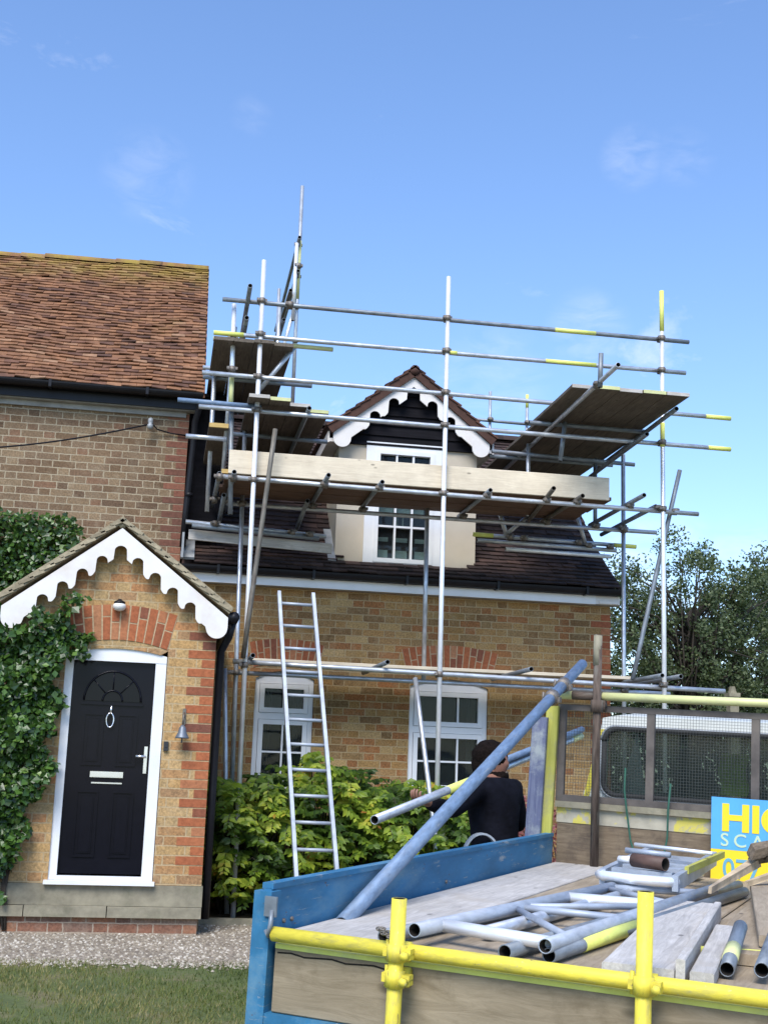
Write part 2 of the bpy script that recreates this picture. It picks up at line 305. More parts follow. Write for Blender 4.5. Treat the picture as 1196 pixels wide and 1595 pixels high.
def ground_mats():
    m, t, b = new_mat('grass_soil'); v = coords(t)
    f = noise(t, v, 2.2, 7, 0.65); g = noise(t, v, 40, 4)
    c = ramp(t, f, [(0.32, (0.065, 0.085, 0.025)), (0.5, (0.09, 0.11, 0.032)), (0.68, (0.16, 0.13, 0.07))])
    c = mix(t, 0.6, c, ramp(t, g, [(0.3, (0.55, 0.55, 0.5)), (0.7, (1.3, 1.35, 1.1))]), 'MULTIPLY')
    t.links.new(c, b.inputs['Base Color']); b.inputs['Roughness'].default_value = 0.95; bump(t, b, g, 0.6, 0.02)
    m, t, b = new_mat('gravel_ground'); v = coords(t)
    vo = nd(t, 'ShaderNodeTexVoronoi'); vo.inputs['Scale'].default_value = 42; t.links.new(v, vo.inputs['Vector'])
    f = noise(t, v, 1.6, 6)
    c = mix(t, 0.75, (0.28, 0.24, 0.185), ramp(t, vo.outputs['Color'], [(0.1, (0.45, 0.42, 0.4)), (0.9, (1.5, 1.45, 1.4))]), 'MULTIPLY')
    c = mix(t, 0.6, c, ramp(t, f, [(0.3, (0.6, 0.58, 0.55)), (0.7, (1.2, 1.2, 1.2))]), 'MULTIPLY')
    t.links.new(c, b.inputs['Base Color']); b.inputs['Roughness'].default_value = 0.95
    bump(t, b, vo.outputs['Distance'], 0.9, 0.015)
ground_mats()
tinted('pebble', [(0, (0.15, 0.12, 0.085)), (0.5, (0.31, 0.265, 0.20)), (1, (0.52, 0.475, 0.40))], mottle=0.3, bmp=0, rough=0.9)
tinted('grass_blade', [(0, (0.05, 0.08, 0.018)), (0.5, (0.12, 0.15, 0.035)), (0.8, (0.19, 0.18, 0.06)), (1, (0.30, 0.25, 0.12))], mottle=0.2, bmp=0, trans=0.2, rough=0.7)
plain('soil', (0.13, 0.09, 0.06), 0.95, var=0.3, scale=20, bmp=0.6)
plain('far_field', (0.09, 0.10, 0.04), 0.95, var=0.3, scale=0.5)

# ------------------------------------------------------------ mesh helpers
class MB:
    def __init__(s, xf=None): s.v = []; s.f = []; s.tc = []; s.r = []; s.mi = []; s.xf = xf; s.sm = []
    def add(s, vs, fs, tc=None, r=None, mi=0, smooth=False):
        n = len(s.v); s.v += [Vector(p) for p in vs]; s.tc += [tuple(p) for p in (tc if tc is not None else vs)]
        if r is None: r = random.random()
        for f in fs:
            s.f.append([i+n for i in f]); s.r.append(r); s.mi.append(mi); s.sm.append(smooth)
        return s
    def box(s, a, b, mi=0, r=None, tc=None):
        (x0, y0, z0), (x1, y1, z1) = a, b
        vs = [(x0, y0, z0), (x1, y0, z0), (x1, y1, z0), (x0, y1, z0), (x0, y0, z1), (x1, y0, z1), (x1, y1, z1), (x0, y1, z1)]
        return s.add(vs, BF, tc, r, mi)
    def obox(s, c, ax, ay, az, mi=0, r=None):
        """box from centre and three half-vectors; tc runs along the vectors"""
        c, ax, ay, az = map(Vector, (c, ax, ay, az)); vs = []; tc = []
        o = Vector((random.random()*9, random.random()*9, random.random()*9))
        for k, (i, j, l) in enumerate([(-1, -1, -1), (1, -1, -1), (1, 1, -1), (-1, 1, -1), (-1, -1, 1), (1, -1, 1), (1, 1, 1), (-1, 1, 1)]):
            vs.append(c+ax*i+ay*j+az*l); tc.append(o+Vector((i*ax.length, j*ay.length, l*az.length)))
        return s.add(vs, BF, tc, r, mi)
    def plank(s, p0, p1, wv, th, mi=0, bev=0.004):
        """board from p0 to p1 (centre line of its underside), wv half-width vector, th thickness vector"""
        p0, p1, wv, th = map(Vector, (p0, p1, wv, th)); d = (p1-p0)
        o = Vector((random.random()*9, random.random()*9, random.random()*9)); L = d.length
        w = wv.length; t = th.length; e = bev
        prof = [(-w+e, 0), (w-e, 0), (w, e), (w, t-e), (w-e, t), (-w+e, t), (-w, t-e), (-w, e)]
        wn = wv.normalized(); tn = th.normalized(); vs = []; tc = []
        nseg = max(1, int(L/0.5)); sag = random.uniform(-0.004, 0.004); tw = random.uniform(-0.01, 0.01)
        for k in range(nseg+1):
            q = k/nseg; c = p0+d*q
            for a, b in prof:
                vs.append(c+wn*a+tn*(b+sag*math.sin(q*3.14)+tw*(q-.5)*a)); tc.append(o+Vector((q*L, a, b)))
        fs = []
        for k in range(nseg):
            for i in range(8):
                j = (i+1) % 8; fs.append([k*8+i, k*8+j, k*8+8+j, k*8+8+i])
        fs.append(list(range(7, -1, -1))); fs.append([nseg*8+i for i in range(8)])
        return s.add(vs, fs, tc, None, mi)
    def tube(s, p0, p1, r=0.0242, n=12, open_=True, r1=None, mi=0, bend=0.0):
        p0, p1 = Vector(p0), Vector(p1); d = (p1-p0); L = d.length; d.normalize()
        if r1 is None: r1 = r
        u = d.orthogonal().normalized(); w = d.cross(u); o = random.random()*20
        nseg = 5 if bend else 1; bd = Vector((random.uniform(-1, 1), random.uniform(-1, 1), random.uniform(-1, 1)))*bend
        rings = [(k/nseg*L, r+(r1-r)*k/nseg) for k in range(nseg+1)]
        if open_:
            dep = min(0.08, L*0.3); rings = [(dep, r*0.82), (0, r*0.84)] + rings + [(L, r1*0.84), (L-dep, r1*0.82)]
        vs = []; tc = []
        for a, rr in rings:
            cc = p0+d*a+bd*math.sin(3.1416*a/L)
            for i in range(n):
                t = 2*math.pi*i/n; vs.append(cc+u*math.cos(t)*rr+w*math.sin(t)*rr); tc.append((o+math.cos(t)*rr*3, math.sin(t)*rr*3, a))
        fs = []
        ins = []
        for k in range(len(rings)-1):
            for i in range(n):
                j = (i+1) % n; (ins if open_ and k in (0, len(rings)-2) else fs).append([k*n+i, k*n+j, k*n+n+j, k*n+n+i])
        m = len(rings)
        ins.append(list(range(n-1, -1, -1))); ins.append([(m-1)*n+i for i in range(n)])
        b0 = len(s.v); s.add(vs, fs, tc, None, mi, True)
        for f in ins: s.f.append([i+b0 for i in f]); s.r.append(.5); s.mi.append(9 if open_ else mi); s.sm.append(True)
        return s
    def path(s, pts, r, n=8, mi=0):
        pts = [Vector(p) for p in pts]; vs = []; tc = []; u = None
        rs = r if isinstance(r, (list, tuple)) else [r]*len(pts); a = random.random()*9
        for k, p in enumerate(pts):
            d = (pts[min(k+1, len(pts)-1)]-pts[max(k-1, 0)]).normalized()
            if u is None: u = d.orthogonal().normalized()
            u = (u-d*u.dot(d)).normalized(); w = d.cross(u)
            if k: a += (p-pts[k-1]).length
            for i in range(n):
                t = 2*math.pi*i/n; vs.append(p+u*math.cos(t)*rs[k]+w*math.sin(t)*rs[k]); tc.append((math.cos(t)*rs[k]*3, math.sin(t)*rs[k]*3, a))
        fs = [[k*n+i, k*n+(i+1) % n, k*n+n+(i+1) % n, k*n+n+i] for k in range(len(pts)-1) for i in range(n)]
        fs.append(list(range(n-1, -1, -1))); fs.append([(len(pts)-1)*n+i for i in range(n)])
        return s.add(vs, fs, tc, None, mi, True)
    def lathe(s, c, prof, n=16, axis=(0, 0, 1), mi=0):
        ax = Vector(axis).normalized(); u = ax.orthogonal().normalized(); w = ax.cross(u); c = Vector(c); vs = []
        for h, r in prof:
            for i in range(n):
                t = 2*math.pi*i/n; vs.append(c+ax*h+u*math.cos(t)*r+w*math.sin(t)*r)
        fs = [[k*n+i, k*n+(i+1) % n, k*n+n+(i+1) % n, k*n+n+i] for k in range(len(prof)-1) for i in range(n)]
        fs.append(list(range(n-1, -1, -1))); fs.append([(len(prof)-1)*n+i for i in range(n)])
        return s.add(vs, fs, None, None, mi, True)
    def prism(s, poly, y0, y1, mi=0, r=None):
        """polygon of (x, z) extruded along y"""
        n = len(poly); vs = [(x, y0, z) for x, z in poly]+[(x, y1, z) for x, z in poly]
        fs = [list(range(n)), list(range(2*n-1, n-1, -1))]+[[i, i+n, (i+1) % n+n, (i+1) % n] for i in range(n)]
        return s.add(vs, fs, None, r, mi)
    def strip(s, top, bot, y0, y1, mi=0, r=None):
        """shape between two matched (x, z) polylines, extruded along y (safe for concave outlines)"""
        n = len(top); vs = [(x, y0, z) for x, z in top]+[(x, y0, z) for x, z in bot]+[(x, y1, z) for x, z in top]+[(x, y1, z) for x, z in bot]
        fs = []
        for i in range(n-1):
            fs += [[i, i+n, i+n+1, i+1], [2*n+i, 2*n+i+1, 3*n+i+1, 3*n+i], [i, i+1, 2*n+i+1, 2*n+i], [n+i, 3*n+i, 3*n+i+1, n+i+1]]
        fs += [[0, 2*n, 3*n, n], [n-1, 2*n-1, 4*n-1, 3*n-1]]
        return s.add(vs, fs, None, r, mi)
    def build(s, name, mat, parent=None, origin=None, fixn=True):
        vs = [s.xf @ p for p in s.v] if s.xf else s.v
        if parent is not None: org = Vector(parent['_o'])
        elif origin is not None: org = Vector(origin)
        else:
            xs = [p.x for p in vs]; ys = [p.y for p in vs]; zs = [p.z for p in vs]
            org = Vector(((min(xs)+max(xs))/2, (min(ys)+max(ys))/2, min(zs)))
        me = bpy.data.meshes.new(name); me.from_pydata([p-org for p in vs], [], s.f)
        me.polygons.foreach_set('use_smooth', s.sm)
        at = me.attributes.new('tc', 'FLOAT_VECTOR', 'POINT'); at.data.foreach_set('vector', [c for p in s.tc for c in p])
        ar = me.attributes.new('rnd', 'FLOAT', 'FACE'); ar.data.foreach_set('value', s.r)
        mats = mat if isinstance(mat, (list, tuple)) else [mat]
        for m in mats: me.materials.append(MATS[m])
        if 9 in s.mi:
            me.materials.append(MATS['tube_inside']); s.mi = [len(mats) if k == 9 else k for k in s.mi]
        me.polygons.foreach_set('material_index', s.mi)
        if fixn:
            bm = bmesh.new(); bm.from_mesh(me); bmesh.ops.recalc_face_normals(bm, faces=bm.faces); bm.to_mesh(me); bm.free()
        me.update()
        o = bpy.data.objects.new(name, me); COL.objects.link(o)
        o['_o'] = tuple(float(q) for q in org)
        if parent is not None:
            o.parent = parent; o['_o'] = tuple(Vector(parent['_o']))
        else: o.location = org
        return o
BF = [[0, 3, 2, 1], [4, 5, 6, 7], [0, 1, 5, 4], [1, 2, 6, 5], [2, 3, 7, 6], [3, 0, 4, 7]]

def thing(name, label, cat, loc, group=None):
    o = bpy.data.objects.new(name, None); COL.objects.link(o); o.location = loc; o['_o'] = tuple(float(q) for q in loc)
    o.empty_display_size = 0.1
    return tag(o, label, cat, group)
def tag(o, label, cat, group=None):
    o['label'] = label; o['category'] = cat
    if group: o['group'] = group
    return o
def struct(o, kind='structure', label=None, cat=None):
    o['kind'] = kind
    if label: o['label'] = label
    if cat: o['category'] = cat
    return o

def fastmesh(name, vs, k):
    me = bpy.data.meshes.new(name); n = len(vs)//k
    me.from_pydata(vs.tolist(), [], np.arange(n*k).reshape(n, k).tolist()); me.update(); return me
def setattr_(me, name, kind, dom, arr):
    a = me.attributes.new(name, kind, dom); a.data.foreach_set('vector' if 'VECTOR' in kind else 'value', np.asarray(arr, np.float32).ravel().tolist())
def leaves(name, mat, pts, nrm, size, parent=None, spread=0.7, aspect=0.6, origin=None, droop=0.25):
    """one mesh of many small pointed leaves at pts, facing roughly nrm"""
    n = len(pts); pts = np.asarray(pts, float); nrm = np.asarray(nrm, float)+rng.normal(0, spread, (n, 3))
    nrm /= np.linalg.norm(nrm, axis=1)[:, None]+1e-9
    t = np.cross(nrm, rng.normal(0, 1, (n, 3))); t /= np.linalg.norm(t, axis=1)[:, None]+1e-9
    t[:, 2] -= droop; t /= np.linalg.norm(t, axis=1)[:, None]+1e-9
    b = np.cross(nrm, t); b /= np.linalg.norm(b, axis=1)[:, None]+1e-9
    s = (np.asarray(size)*rng.uniform(0.6, 1.3, n))[:, None]
    org = np.array(parent['_o']) if parent is not None else (np.array(origin) if origin is not None else np.array([pts[:, 0].mean(), pts[:, 1].mean(), pts[:, 2].min()]))
    P = pts-org
    vs = np.stack([P, P+t*s*0.45+b*s*aspect*0.5+nrm*s*0.06, P+t*s, P+t*s*0.45-b*s*aspect*0.5+nrm*s*0.06], 1).reshape(-1, 3)
    me = fastmesh(name, vs, 4)
    setattr_(me, 'rnd', 'FLOAT', 'FACE', np.clip(rng.beta(2, 2, n), 0, 1)); setattr_(me, 'tc', 'FLOAT_VECTOR', 'POINT', vs+org)
    me.materials.append(MATS[mat])
    o = bpy.data.objects.new(name, me); COL.objects.link(o); o['_o'] = tuple(float(q) for q in org)
    if parent is not None: o.parent = parent
    else: o.location = org
    return o

def tiles(mb, x0, x1, ye, ze, slope, length, gauge, w, th=0.014, jit=1.0, depthsign=1, sagf=None, skip=None):
    """courses of single tiles on a slope that rises from the eaves (ye, ze) with direction (depthsign*cos, sin)"""
    cs, sn = math.cos(slope)*depthsign, math.sin(slope); rows = int(length/gauge)
    for r in range(rows+1):
        d0 = r*gauge+random.uniform(-1, 1)*0.003*jit; x = x0-(w/2 if r % 2 else 0)
        while x < x1-0.01:
            a, b = max(x, x0), min(x+w, x1)
            dd = d0+random.gauss(0, 0.004)*jit; lift = random.gauss(0, 0.002)*jit; tl = random.gauss(0, 0.003)*jit
            if b-a > 0.02 and not (skip and skip((a+b)/2, dd)):
                g = 0.0015
                def P(xx, d, h):
                    s = sagf(xx, d) if sagf else 0
                    return (xx, ye+cs*d-sn*h*depthsign, ze+sn*d+abs(cs)*h+s)
                h0 = th*2.0+lift; h1 = th*0.6; L = gauge*1.25
                vs = [P(a+g, dd, h0-th+tl), P(b-g, dd, h0-th-tl), P(b-g, dd+L, h1-th), P(a+g, dd+L, h1-th), P(a+g, dd, h0+tl), P(b-g, dd, h0-tl), P(b-g, dd+L, h1), P(a+g, dd+L, h1)]
                mb.add(vs, [[0, 1, 5, 4], [1, 2, 6, 5], [3, 0, 4, 7], [4, 5, 6, 7]], None, min(1, max(0, random.gauss(0.5, 0.24))))
            x += w

BH = 0.0805
def quoin(x_edge, side, y, z0, z1, mat, parent, long_=0.235, short=0.115, name='quoins'):
    """toothed red corner bricks, 4 mm proud; side +1 = bricks run to the left of the edge"""
    mb = MB(); k0 = int(math.ceil(z0/BH)); k1 = int(z1/BH)
    for k in range(k0, k1):
        L = long_ if k % 2 else short; z = k*BH+0.010
        a, b = (x_edge-L, x_edge) if side > 0 else (x_edge, x_edge+L)
        if k % 2 == 0:
            mb.box((min(a, b), y-0.004, z), (max(a, b), y+0.05, z+BH-0.011))
        else: mb.box((min(a, b), y-0.0045, z), (max(a, b), y+0.05, z+BH-0.011))
    return mb.build(name, mat, parent)
def arch_bricks(cx, half_b, half_t, zb, zt, rise, y, n, parent, mat='brick_red', name='brick_arch'):
    """flat segmental arch of two-part voussoirs"""
    mb = MB(); mo = MB()
    def bx(t, q): return cx+(half_b+(half_t-half_b)*q)*t
    def bz(t, q): return zb+rise*(1-t*t)+(zt-zb)*q
    top = []; bot = []
    for i in range(n*2+1):
        t = -1+i/n; top.append((bx(t, 1.0), bz(t, 1.0)-rise*0.3)); bot.append((bx(t, 0), bz(t, 0)))
    mo.strip(top, bot, y-0.003, y+0.03)
    for i in range(n):
        t0 = -1+2*i/n; t1 = -1+2*(i+1)/n; g = 0.006/half_b
        a, b = t0+g, t1-g; s = 0.5 if i % 2 else 0.66
        for q0, q1 in (((0.0, s-0.02), (s+0.02, 1.0)) if i % 3 else ((0.0, 1.0),)):
            vs = []
            for yy in (y-0.007, y+0.03):
                for t, q in ((a, q0), (b, q0), (b, q1), (a, q1)): vs.append((bx(t, q), yy, bz(t, q)-(rise*0.3*q)))
            mb.add(vs, [[0, 1, 2, 3], [7, 6, 5, 4], [0, 4, 5, 1], [1, 5, 6, 2], [2, 6, 7, 3], [3, 7, 4, 0]])
    o = mb.build(name, mat, parent); m = mo.build('mortar_bed', 'mortar', o)
    return o

# ------------------------------------------------------------ ground
def sheet(name, poly, z, mat, label, cat):
    mb = MB(); n = len(poly); mb.add([(x, y, z) for x, y in poly], [list(range(n))])
    return struct(mb.build(name, mat, origin=(0, 0, 0), fixn=False), 'structure')
sheet('ground', [(-400, -60), (400, -60), (400, 700), (-400, 700)], -0.02, 'far_field', '', '')
sheet('lawn', [(-14, 1.5), (0.9, 1.5), (0.86, 9.82), (-14, 9.82)], -0.004, 'grass_soil', '', '')
sheet('gravel_path', [(-14, 9.75), (0.92, 9.80), (0.9, 1.5), (14, 1.5), (14, 14.3), (-14, 14.3)], 0.0, 'gravel_ground', '', '')
sheet('flower_bed', [(0.42, 12.3), (6.0, 12.3), (6.0, 14.2), (0.42, 14.2)], 0.006, 'soil', '', '')
# loose pebbles and grass blades
def pebbles():
    mb = MB(); n = 5200
    for _ in range(n):
        x = random.uniform(-2.2, 1.1); y = random.uniform(9.78, 11.75) if x < 0.46 else random.uniform(9.8, 12.3); s = random.uniform(0.006, 0.018)
        if random.random() < 0.22: y = 9.8+random.gauss(0, 0.10)
        a = random.random()*6.28; c, d = math.cos(a)*s, math.sin(a)*s; h = s*random.uniform(0.5, 0.9)
        mb.add([(x+c, y+d, 0), (x-d, y+c*0.7, 0), (x-c, y-d, 0), (x+d, y-c*0.7, 0), (x+c*.3, y+d*.3, h), (x-c*.3, y-d*.3, h*0.9)],
               [[0, 1, 4], [1, 2, 5], [1, 5, 4], [2, 3, 5], [3, 0, 4], [3, 4, 5]])
    o = mb.build('gravel_stones', 'pebble', origin=(0, 10.7, 0)); struct(o, 'stuff', 'pale loose gravel stones along the front of the porch', 'gravel')
pebbles()
def grass():
    n = 42000
    x = rng.uniform(-3.0, 0.93, n); y = rng.uniform(6.6, 9.9, n)+rng.normal(0, 0.02, n)
    clump = np.sin(x*3.1+1)*np.cos(y*2.3)+np.sin(x*7+y*5)*0.5
    keep = rng.random(n) < (0.55+0.3*clump); x, y = x[keep], y[keep]; n = len(x)
    pts = np.stack([x, y, np.full(n, -0.006)], 1)
    h = rng.uniform(0.018, 0.042, n); a = rng.uniform(0, 6.28, n); lean = rng.normal(0, 0.4, (n, 2))
    w = 0.0035
    b0 = pts+np.stack([np.cos(a)*w, np.sin(a)*w, np.zeros(n)], 1); b1 = pts-np.stack([np.cos(a)*w, np.sin(a)*w, np.zeros(n)], 1)
    tp = pts+np.stack([lean[:, 0]*h, lean[:, 1]*h, h], 1)
    vs = np.stack([b0, b1, tp], 1).reshape(-1, 3)-np.array([-1, 8, 0])
    me = fastmesh('grass', vs, 3)
    setattr_(me, 'rnd', 'FLOAT', 'FACE', np.clip(0.45+0.3*np.sin(x*2.0+y)+rng.normal(0, 0.2, n), 0, 1)); setattr_(me, 'tc', 'FLOAT_VECTOR', 'POINT', vs)
    me.materials.append(MATS['grass_blade']); o = bpy.data.objects.new('grass', me); COL.objects.link(o); o.location = (-1, 8, 0)
    struct(o, 'stuff', 'short patchy lawn grass in front of the gravel strip', 'grass')
grass()
# ------------------------------------------------------------ main house
MH = thing('main_house', 'taller brown brick house at left with a red clay peg tile roof', 'house', (-2.2, 14.2, 0))
YW = 14.2
w_ = MB(); w_.box((-5.0, YW, 0), (0.095, 19.8, 5.47)); w_.build('wall', 'brick_main', MH)
quoin(0.095, 1, YW, 0.2, 5.32, 'brick_dull_red', MH)
g_ = MB(); g_.prism([(0, 0), (1, 0), (1, 0.01)], 0, 0.001)
gab = MB()
for x in (0.02,):
    gab.add([(x, 14.25, 5.45), (x, 19.75, 5.45), (x, 17.0, 8.10), (x+0.07, 14.25, 5.45), (x+0.07, 19.75, 5.45), (x+0.07, 17.0, 8.10)], [[0, 1, 2], [5, 4, 3], [0, 3, 4, 1], [1, 4, 5, 2], [2, 5, 3, 0]])
gab.build('gable_wall', 'brick_main', MH)
sl_ = math.atan2(8.16-5.50, 17.0-14.02)
def sag(x, d): return -0.065*min(1.6, max(0, (0.1-x)/2.6))*d/4 + 0.018*math.sin(x*2.1+0.5)*math.sin(d*0.8)+0.012*math.sin(x*0.9+1.9)*d/4-0.015*math.sin(x*5.3+d*2.2)*0.5
t_ = MB(); tiles(t_, -4.8, 0.245, 14.0, 5.52, sl_, 3.97, 0.094, 0.165, th=0.015, jit=1.9, sagf=sag)
rt = t_.build('roof', 'clay_tile', MH)
u_ = MB()
u_.add([(-4.8, 14.02, 5.49), (0.235, 14.02, 5.49), (0.235, 17.0, 8.14), (-4.8, 17.0, 8.14), (-4.8, 19.98, 5.49), (0.235, 19.98, 5.49),
        (-4.8, 14.02, 5.45), (0.235, 14.02, 5.45), (0.235, 17.0, 8.10), (-4.8, 17.0, 8.10), (-4.8, 19.98, 5.45), (0.235, 19.98, 5.45)],
       [[0, 1, 2, 3], [3, 2, 5, 4], [6, 9, 8, 7], [9, 10, 11, 8], [1, 7, 8, 2], [2, 8, 11, 5], [0, 3, 9, 6], [3, 4, 10, 9], [0, 6, 7, 1], [4, 5, 11, 10]])
u_.build('roof_deck', 'brown_tile', MH)
rd = MB()
for k in range(16):
    x = -4.8+k*0.315; zz = 8.15+sag(x, 3.9)
    pf = [(x, math.cos(a)*0.12, math.sin(a)*0.09) for a in [math.pi*i/8 for i in range(9)]]
    vs = [(x+0.002, 17+c, zz+s) for _, c, s in pf]+[(x+0.318, 17+c, zz+s+0.004*random.random()) for _, c, s in pf]
    rd.add(vs, [[i, i+1, i+10, i+9] for i in range(8)]+[list(range(9)), list(range(17, 8, -1))], None, random.random())
rd.build('ridge_tiles', 'clay_tile', MH)
vg = MB()
for k in range(26):
    d = k*0.155; y0 = 14.0+math.cos(sl_)*d; z0 = 5.50+math.sin(sl_)*d
    vg.add([(0.215, y0, z0-0.03), (0.25, y0, z0-0.03), (0.25, y0, z0+0.02), (0.215, y0, z0+0.02), (0.215, y0+.107, z0+.08), (0.25, y0+.107, z0+.08), (0.25, y0+.107, z0+.125), (0.215, y0+.107, z0+.125)], BF, None, random.random())
vg.build('verge_tiles', 'clay_tile', MH)
def gutter(x0, x1, y, z, r, parent, name='gutter', mat='black_gutter'):
    mb = MB(); pf = [(math.cos(a), math.sin(a)) for a in [math.pi+math.pi*i/10 for i in range(11)]]
    n = len(pf); vs = []
    for x in (x0, x1):
        vs += [(x, y+c*r, z+s*r) for c, s in pf]+[(x, y+c*(r-0.006), z+s*(r-0.006)) for c, s in reversed(pf)]
    m = 2*n; fs = [[i, (i+1) % m, (i+1) % m+m, i+m] for i in range(m)]
    fs += [[i, i+1, m-2-i, m-1-i] for i in range(n-1)]+[[m+i, m+m-1-i, m+m-2-i, m+i+1] for i in range(n-1)]
    mb.add(vs, fs, None, None, 0, False)
    k = x0+0.4
    while k < x1-0.1:
        mb.box((k, y-r-0.006, z-r-0.008), (k+0.03, y+r, z-r+0.002)); mb.box((k, y-r-0.008, z-r), (k+0.03, y-r+0.0, z+0.012)); k += 1.05
    return mb.build(name, mat, parent)
gutter(-5.0, 0.23, 13.96, 5.50, 0.062, MH)
f_ = MB(); f_.box((-5.0, 14.06, 5.34), (0.19, 14.085, 5.47)); f_.build('fascia', 'black_gutter', MH)
f_ = MB(); f_.box((-5.0, 14.09, 5.33), (0.17, 14.195, 5.36)); f_.box((-5.0, 14.165, 5.27), (0.06, 14.196, 5.328)); f_.build('soffit', 'soffit', MH)
dp = MB(); dp.path([(0.20, 13.96, 5.44), (0.20, 13.98, 5.36), (0.16, 14.08, 5.20), (0.155, 14.10, 4.9), (0.125, 14.13, 4.2), (0.115, 14.13, 3.78)], 0.036, 12)
for z in (5.0, 4.35): dp.tube((0.145, 14.115, z), (0.145, 14.115, z+0.04), 0.046, 12, False)
dp.build('downpipe', 'black_gutter', MH)
ca = MB(); pts = []
for i in range(15):
    q = i/14; x = -2.6+q*2.27; pts.append((x, 13.2+q*0.88, 4.46+0.68*q**1.15-0.05*math.sin(q*3.14)))
ca.path(pts, 0.009, 6)
tag(ca.build('overhead_cable', 'black_gutter'), 'thin dark cable sagging across the upper brown brick wall', 'cable')
cb = thing('cable_bracket', 'small grey insulator bracket where the cable meets the upper brick wall', 'bracket', (-0.33, 14.2, 5.1))
b_ = MB(); b_.tube((-0.33, 14.2, 5.17), (-0.33, 14.07, 5.17), 0.012, 8, False); b_.lathe((-0.33, 14.07, 5.08), [(0, 0.018), (0.02, 0.032), (0.05, 0.034), (0.06, 0.02), (0.08, 0.03), (0.11, 0.03), (0.13, 0.012)], 12); b_.build('insulator', 'lead', cb)
b_ = MB(); b_.path([(-0.33, 14.06, 5.16), (-0.25, 14.14, 5.10), (-0.1, 14.17, 5.075), (0.08, 14.17, 5.06)], 0.008, 6); b_.build('cable_tail', 'black_gutter', cb)

# ------------------------------------------------------------ porch
PO = thing('entrance_porch', 'yellow brick gabled entrance porch with white scalloped bargeboards and a black front door', 'porch', (-0.445, 11.5, 0))
YP = 11.5; CX = -0.445; HW = 0.89
# wall in pieces around the door opening (x -0.84..0.03, z 0.36..2.36)
pw = MB()
zt = 2.74
def gz(x): return 3.42-abs(x-CX)*0.767
pw.box((CX-HW, YP, 0.40), (-0.845, YP+0.22, 2.395)); pw.box((0.030, YP, 0.40), (CX+HW, YP+0.22, 2.395))
xs_ = [CX-HW, -0.845]+[-0.845+0.875*i/14 for i in range(1, 14)]+[0.030, CX+HW]
xs_ = sorted(set(xs_+[CX])); 
pw.strip([(x, gz(x)) for x in xs_], [(x, 2.395 if (x <= -0.845 or x >= 0.03) else 2.343+0.055*(1-((x+0.4075)/0.4375)**2)) for x in xs_], YP, YP+0.22)
pw.box((CX-HW, YP+0.22, 0), (CX-HW+0.22, YW, 2.7)); pw.box((CX+HW-0.22, YP+0.22, 0), (CX+HW, YW, 2.7))
pw.build('wall', 'brick_porch', PO)
quoin(CX+HW, 1, YP, 0.41, 2.62, 'brick_red', PO)
arch_bricks(-0.405, 0.43, 0.50, 2.405, 2.735, 0.07, YP, 12, PO)
s_ = MB(); s_.box((CX-HW-0.3, YP-0.012, 0.225), (CX+HW+0.012, YP+0.3, 0.398)); s_.build('render_plinth', 'sill_stone', PO)
s_ = MB()
for a, b in ((-1.75, -1.02), (-1.012, -0.34), (-0.332, 0.452)): s_.box((a, YP-0.07, 0.135), (b, YP+0.12, 0.222+random.uniform(-.002, .002)))
s_.build('stone_ledge', 'sill_stone', PO)
s_ = MB(); s_.box((-1.75, YP-0.02, -0.02), (0.425, YP+0.2, 0.134)); s_.build('brick_base', 'brick_base', PO)
# roof slabs + tiles
for sgn, nm in ((-1, 'roof'), (1, 'roof')):
    mb = MB(); sl = math.atan(0.767); Lr = 1.30
    ex, ez = CX+sgn*0.985, 2.752
    ux, uz = -sgn*math.cos(sl), math.sin(sl); nx, nz_ = sgn*math.sin(sl), math.cos(sl)
    Lr = 0.985/math.cos(sl)
    n = 12
    for r in range(n+1):
        d = r*Lr/n
        y = YP-0.15; k = 0
        while y < YW-0.02:
            wd = 0.165; y1 = min(y+wd, YW)
            h0 = 0.046+random.gauss(0, 0.003); dd = d+random.gauss(0, 0.003); Lt = min(Lr/n*1.3, Lr-dd+0.02)
            if Lt > 0.01:
                P = lambda q, h, yy: (ex+ux*q+nx*h, yy, ez+uz*q+nz_*h)
                mb.add([P(dd, h0-0.03, y), P(dd+Lt, h0-0.055, y), P(dd+Lt, h0-0.055, y1-.003), P(dd, h0-0.03, y1-.003), P(dd, h0, y), P(dd+Lt, h0-0.028, y), P(dd+Lt, h0-0.028, y1-.003), P(dd, h0, y1-.003)], BF, None, random.random())
            y = y1; k += 1
    # verge bed
    mb.add([(ex, YP-0.135, ez-0.01), (CX, YP-0.135, ez-0.01+0.985*0.767), (CX, YP-0.135, ez+0.985*0.767+0.05), (ex+nx*.05, YP-0.135, ez+.05),
            (ex, YW, ez-0.01), (CX, YW, ez-0.01+0.985*0.767), (CX, YW, ez+0.985*0.767+0.05), (ex+nx*.05, YW, ez+.05)], [[0, 1, 2, 3], [7, 6, 5, 4], [0, 4, 5, 1], [1, 5, 6, 2], [2, 6, 7, 3], [3, 7, 4, 0]], None, 0.5)
    mb.build(nm, 'porch_tile', PO)
rg = MB()
for k_ in range(9):
    y = YP-0.15+k_*0.31; rg.tube((CX, y+.02, 3.485), (CX, min(y+0.32, YW), 3.485), 0.034, 10, False)
rg.build('ridge', 'porch_tile', PO)
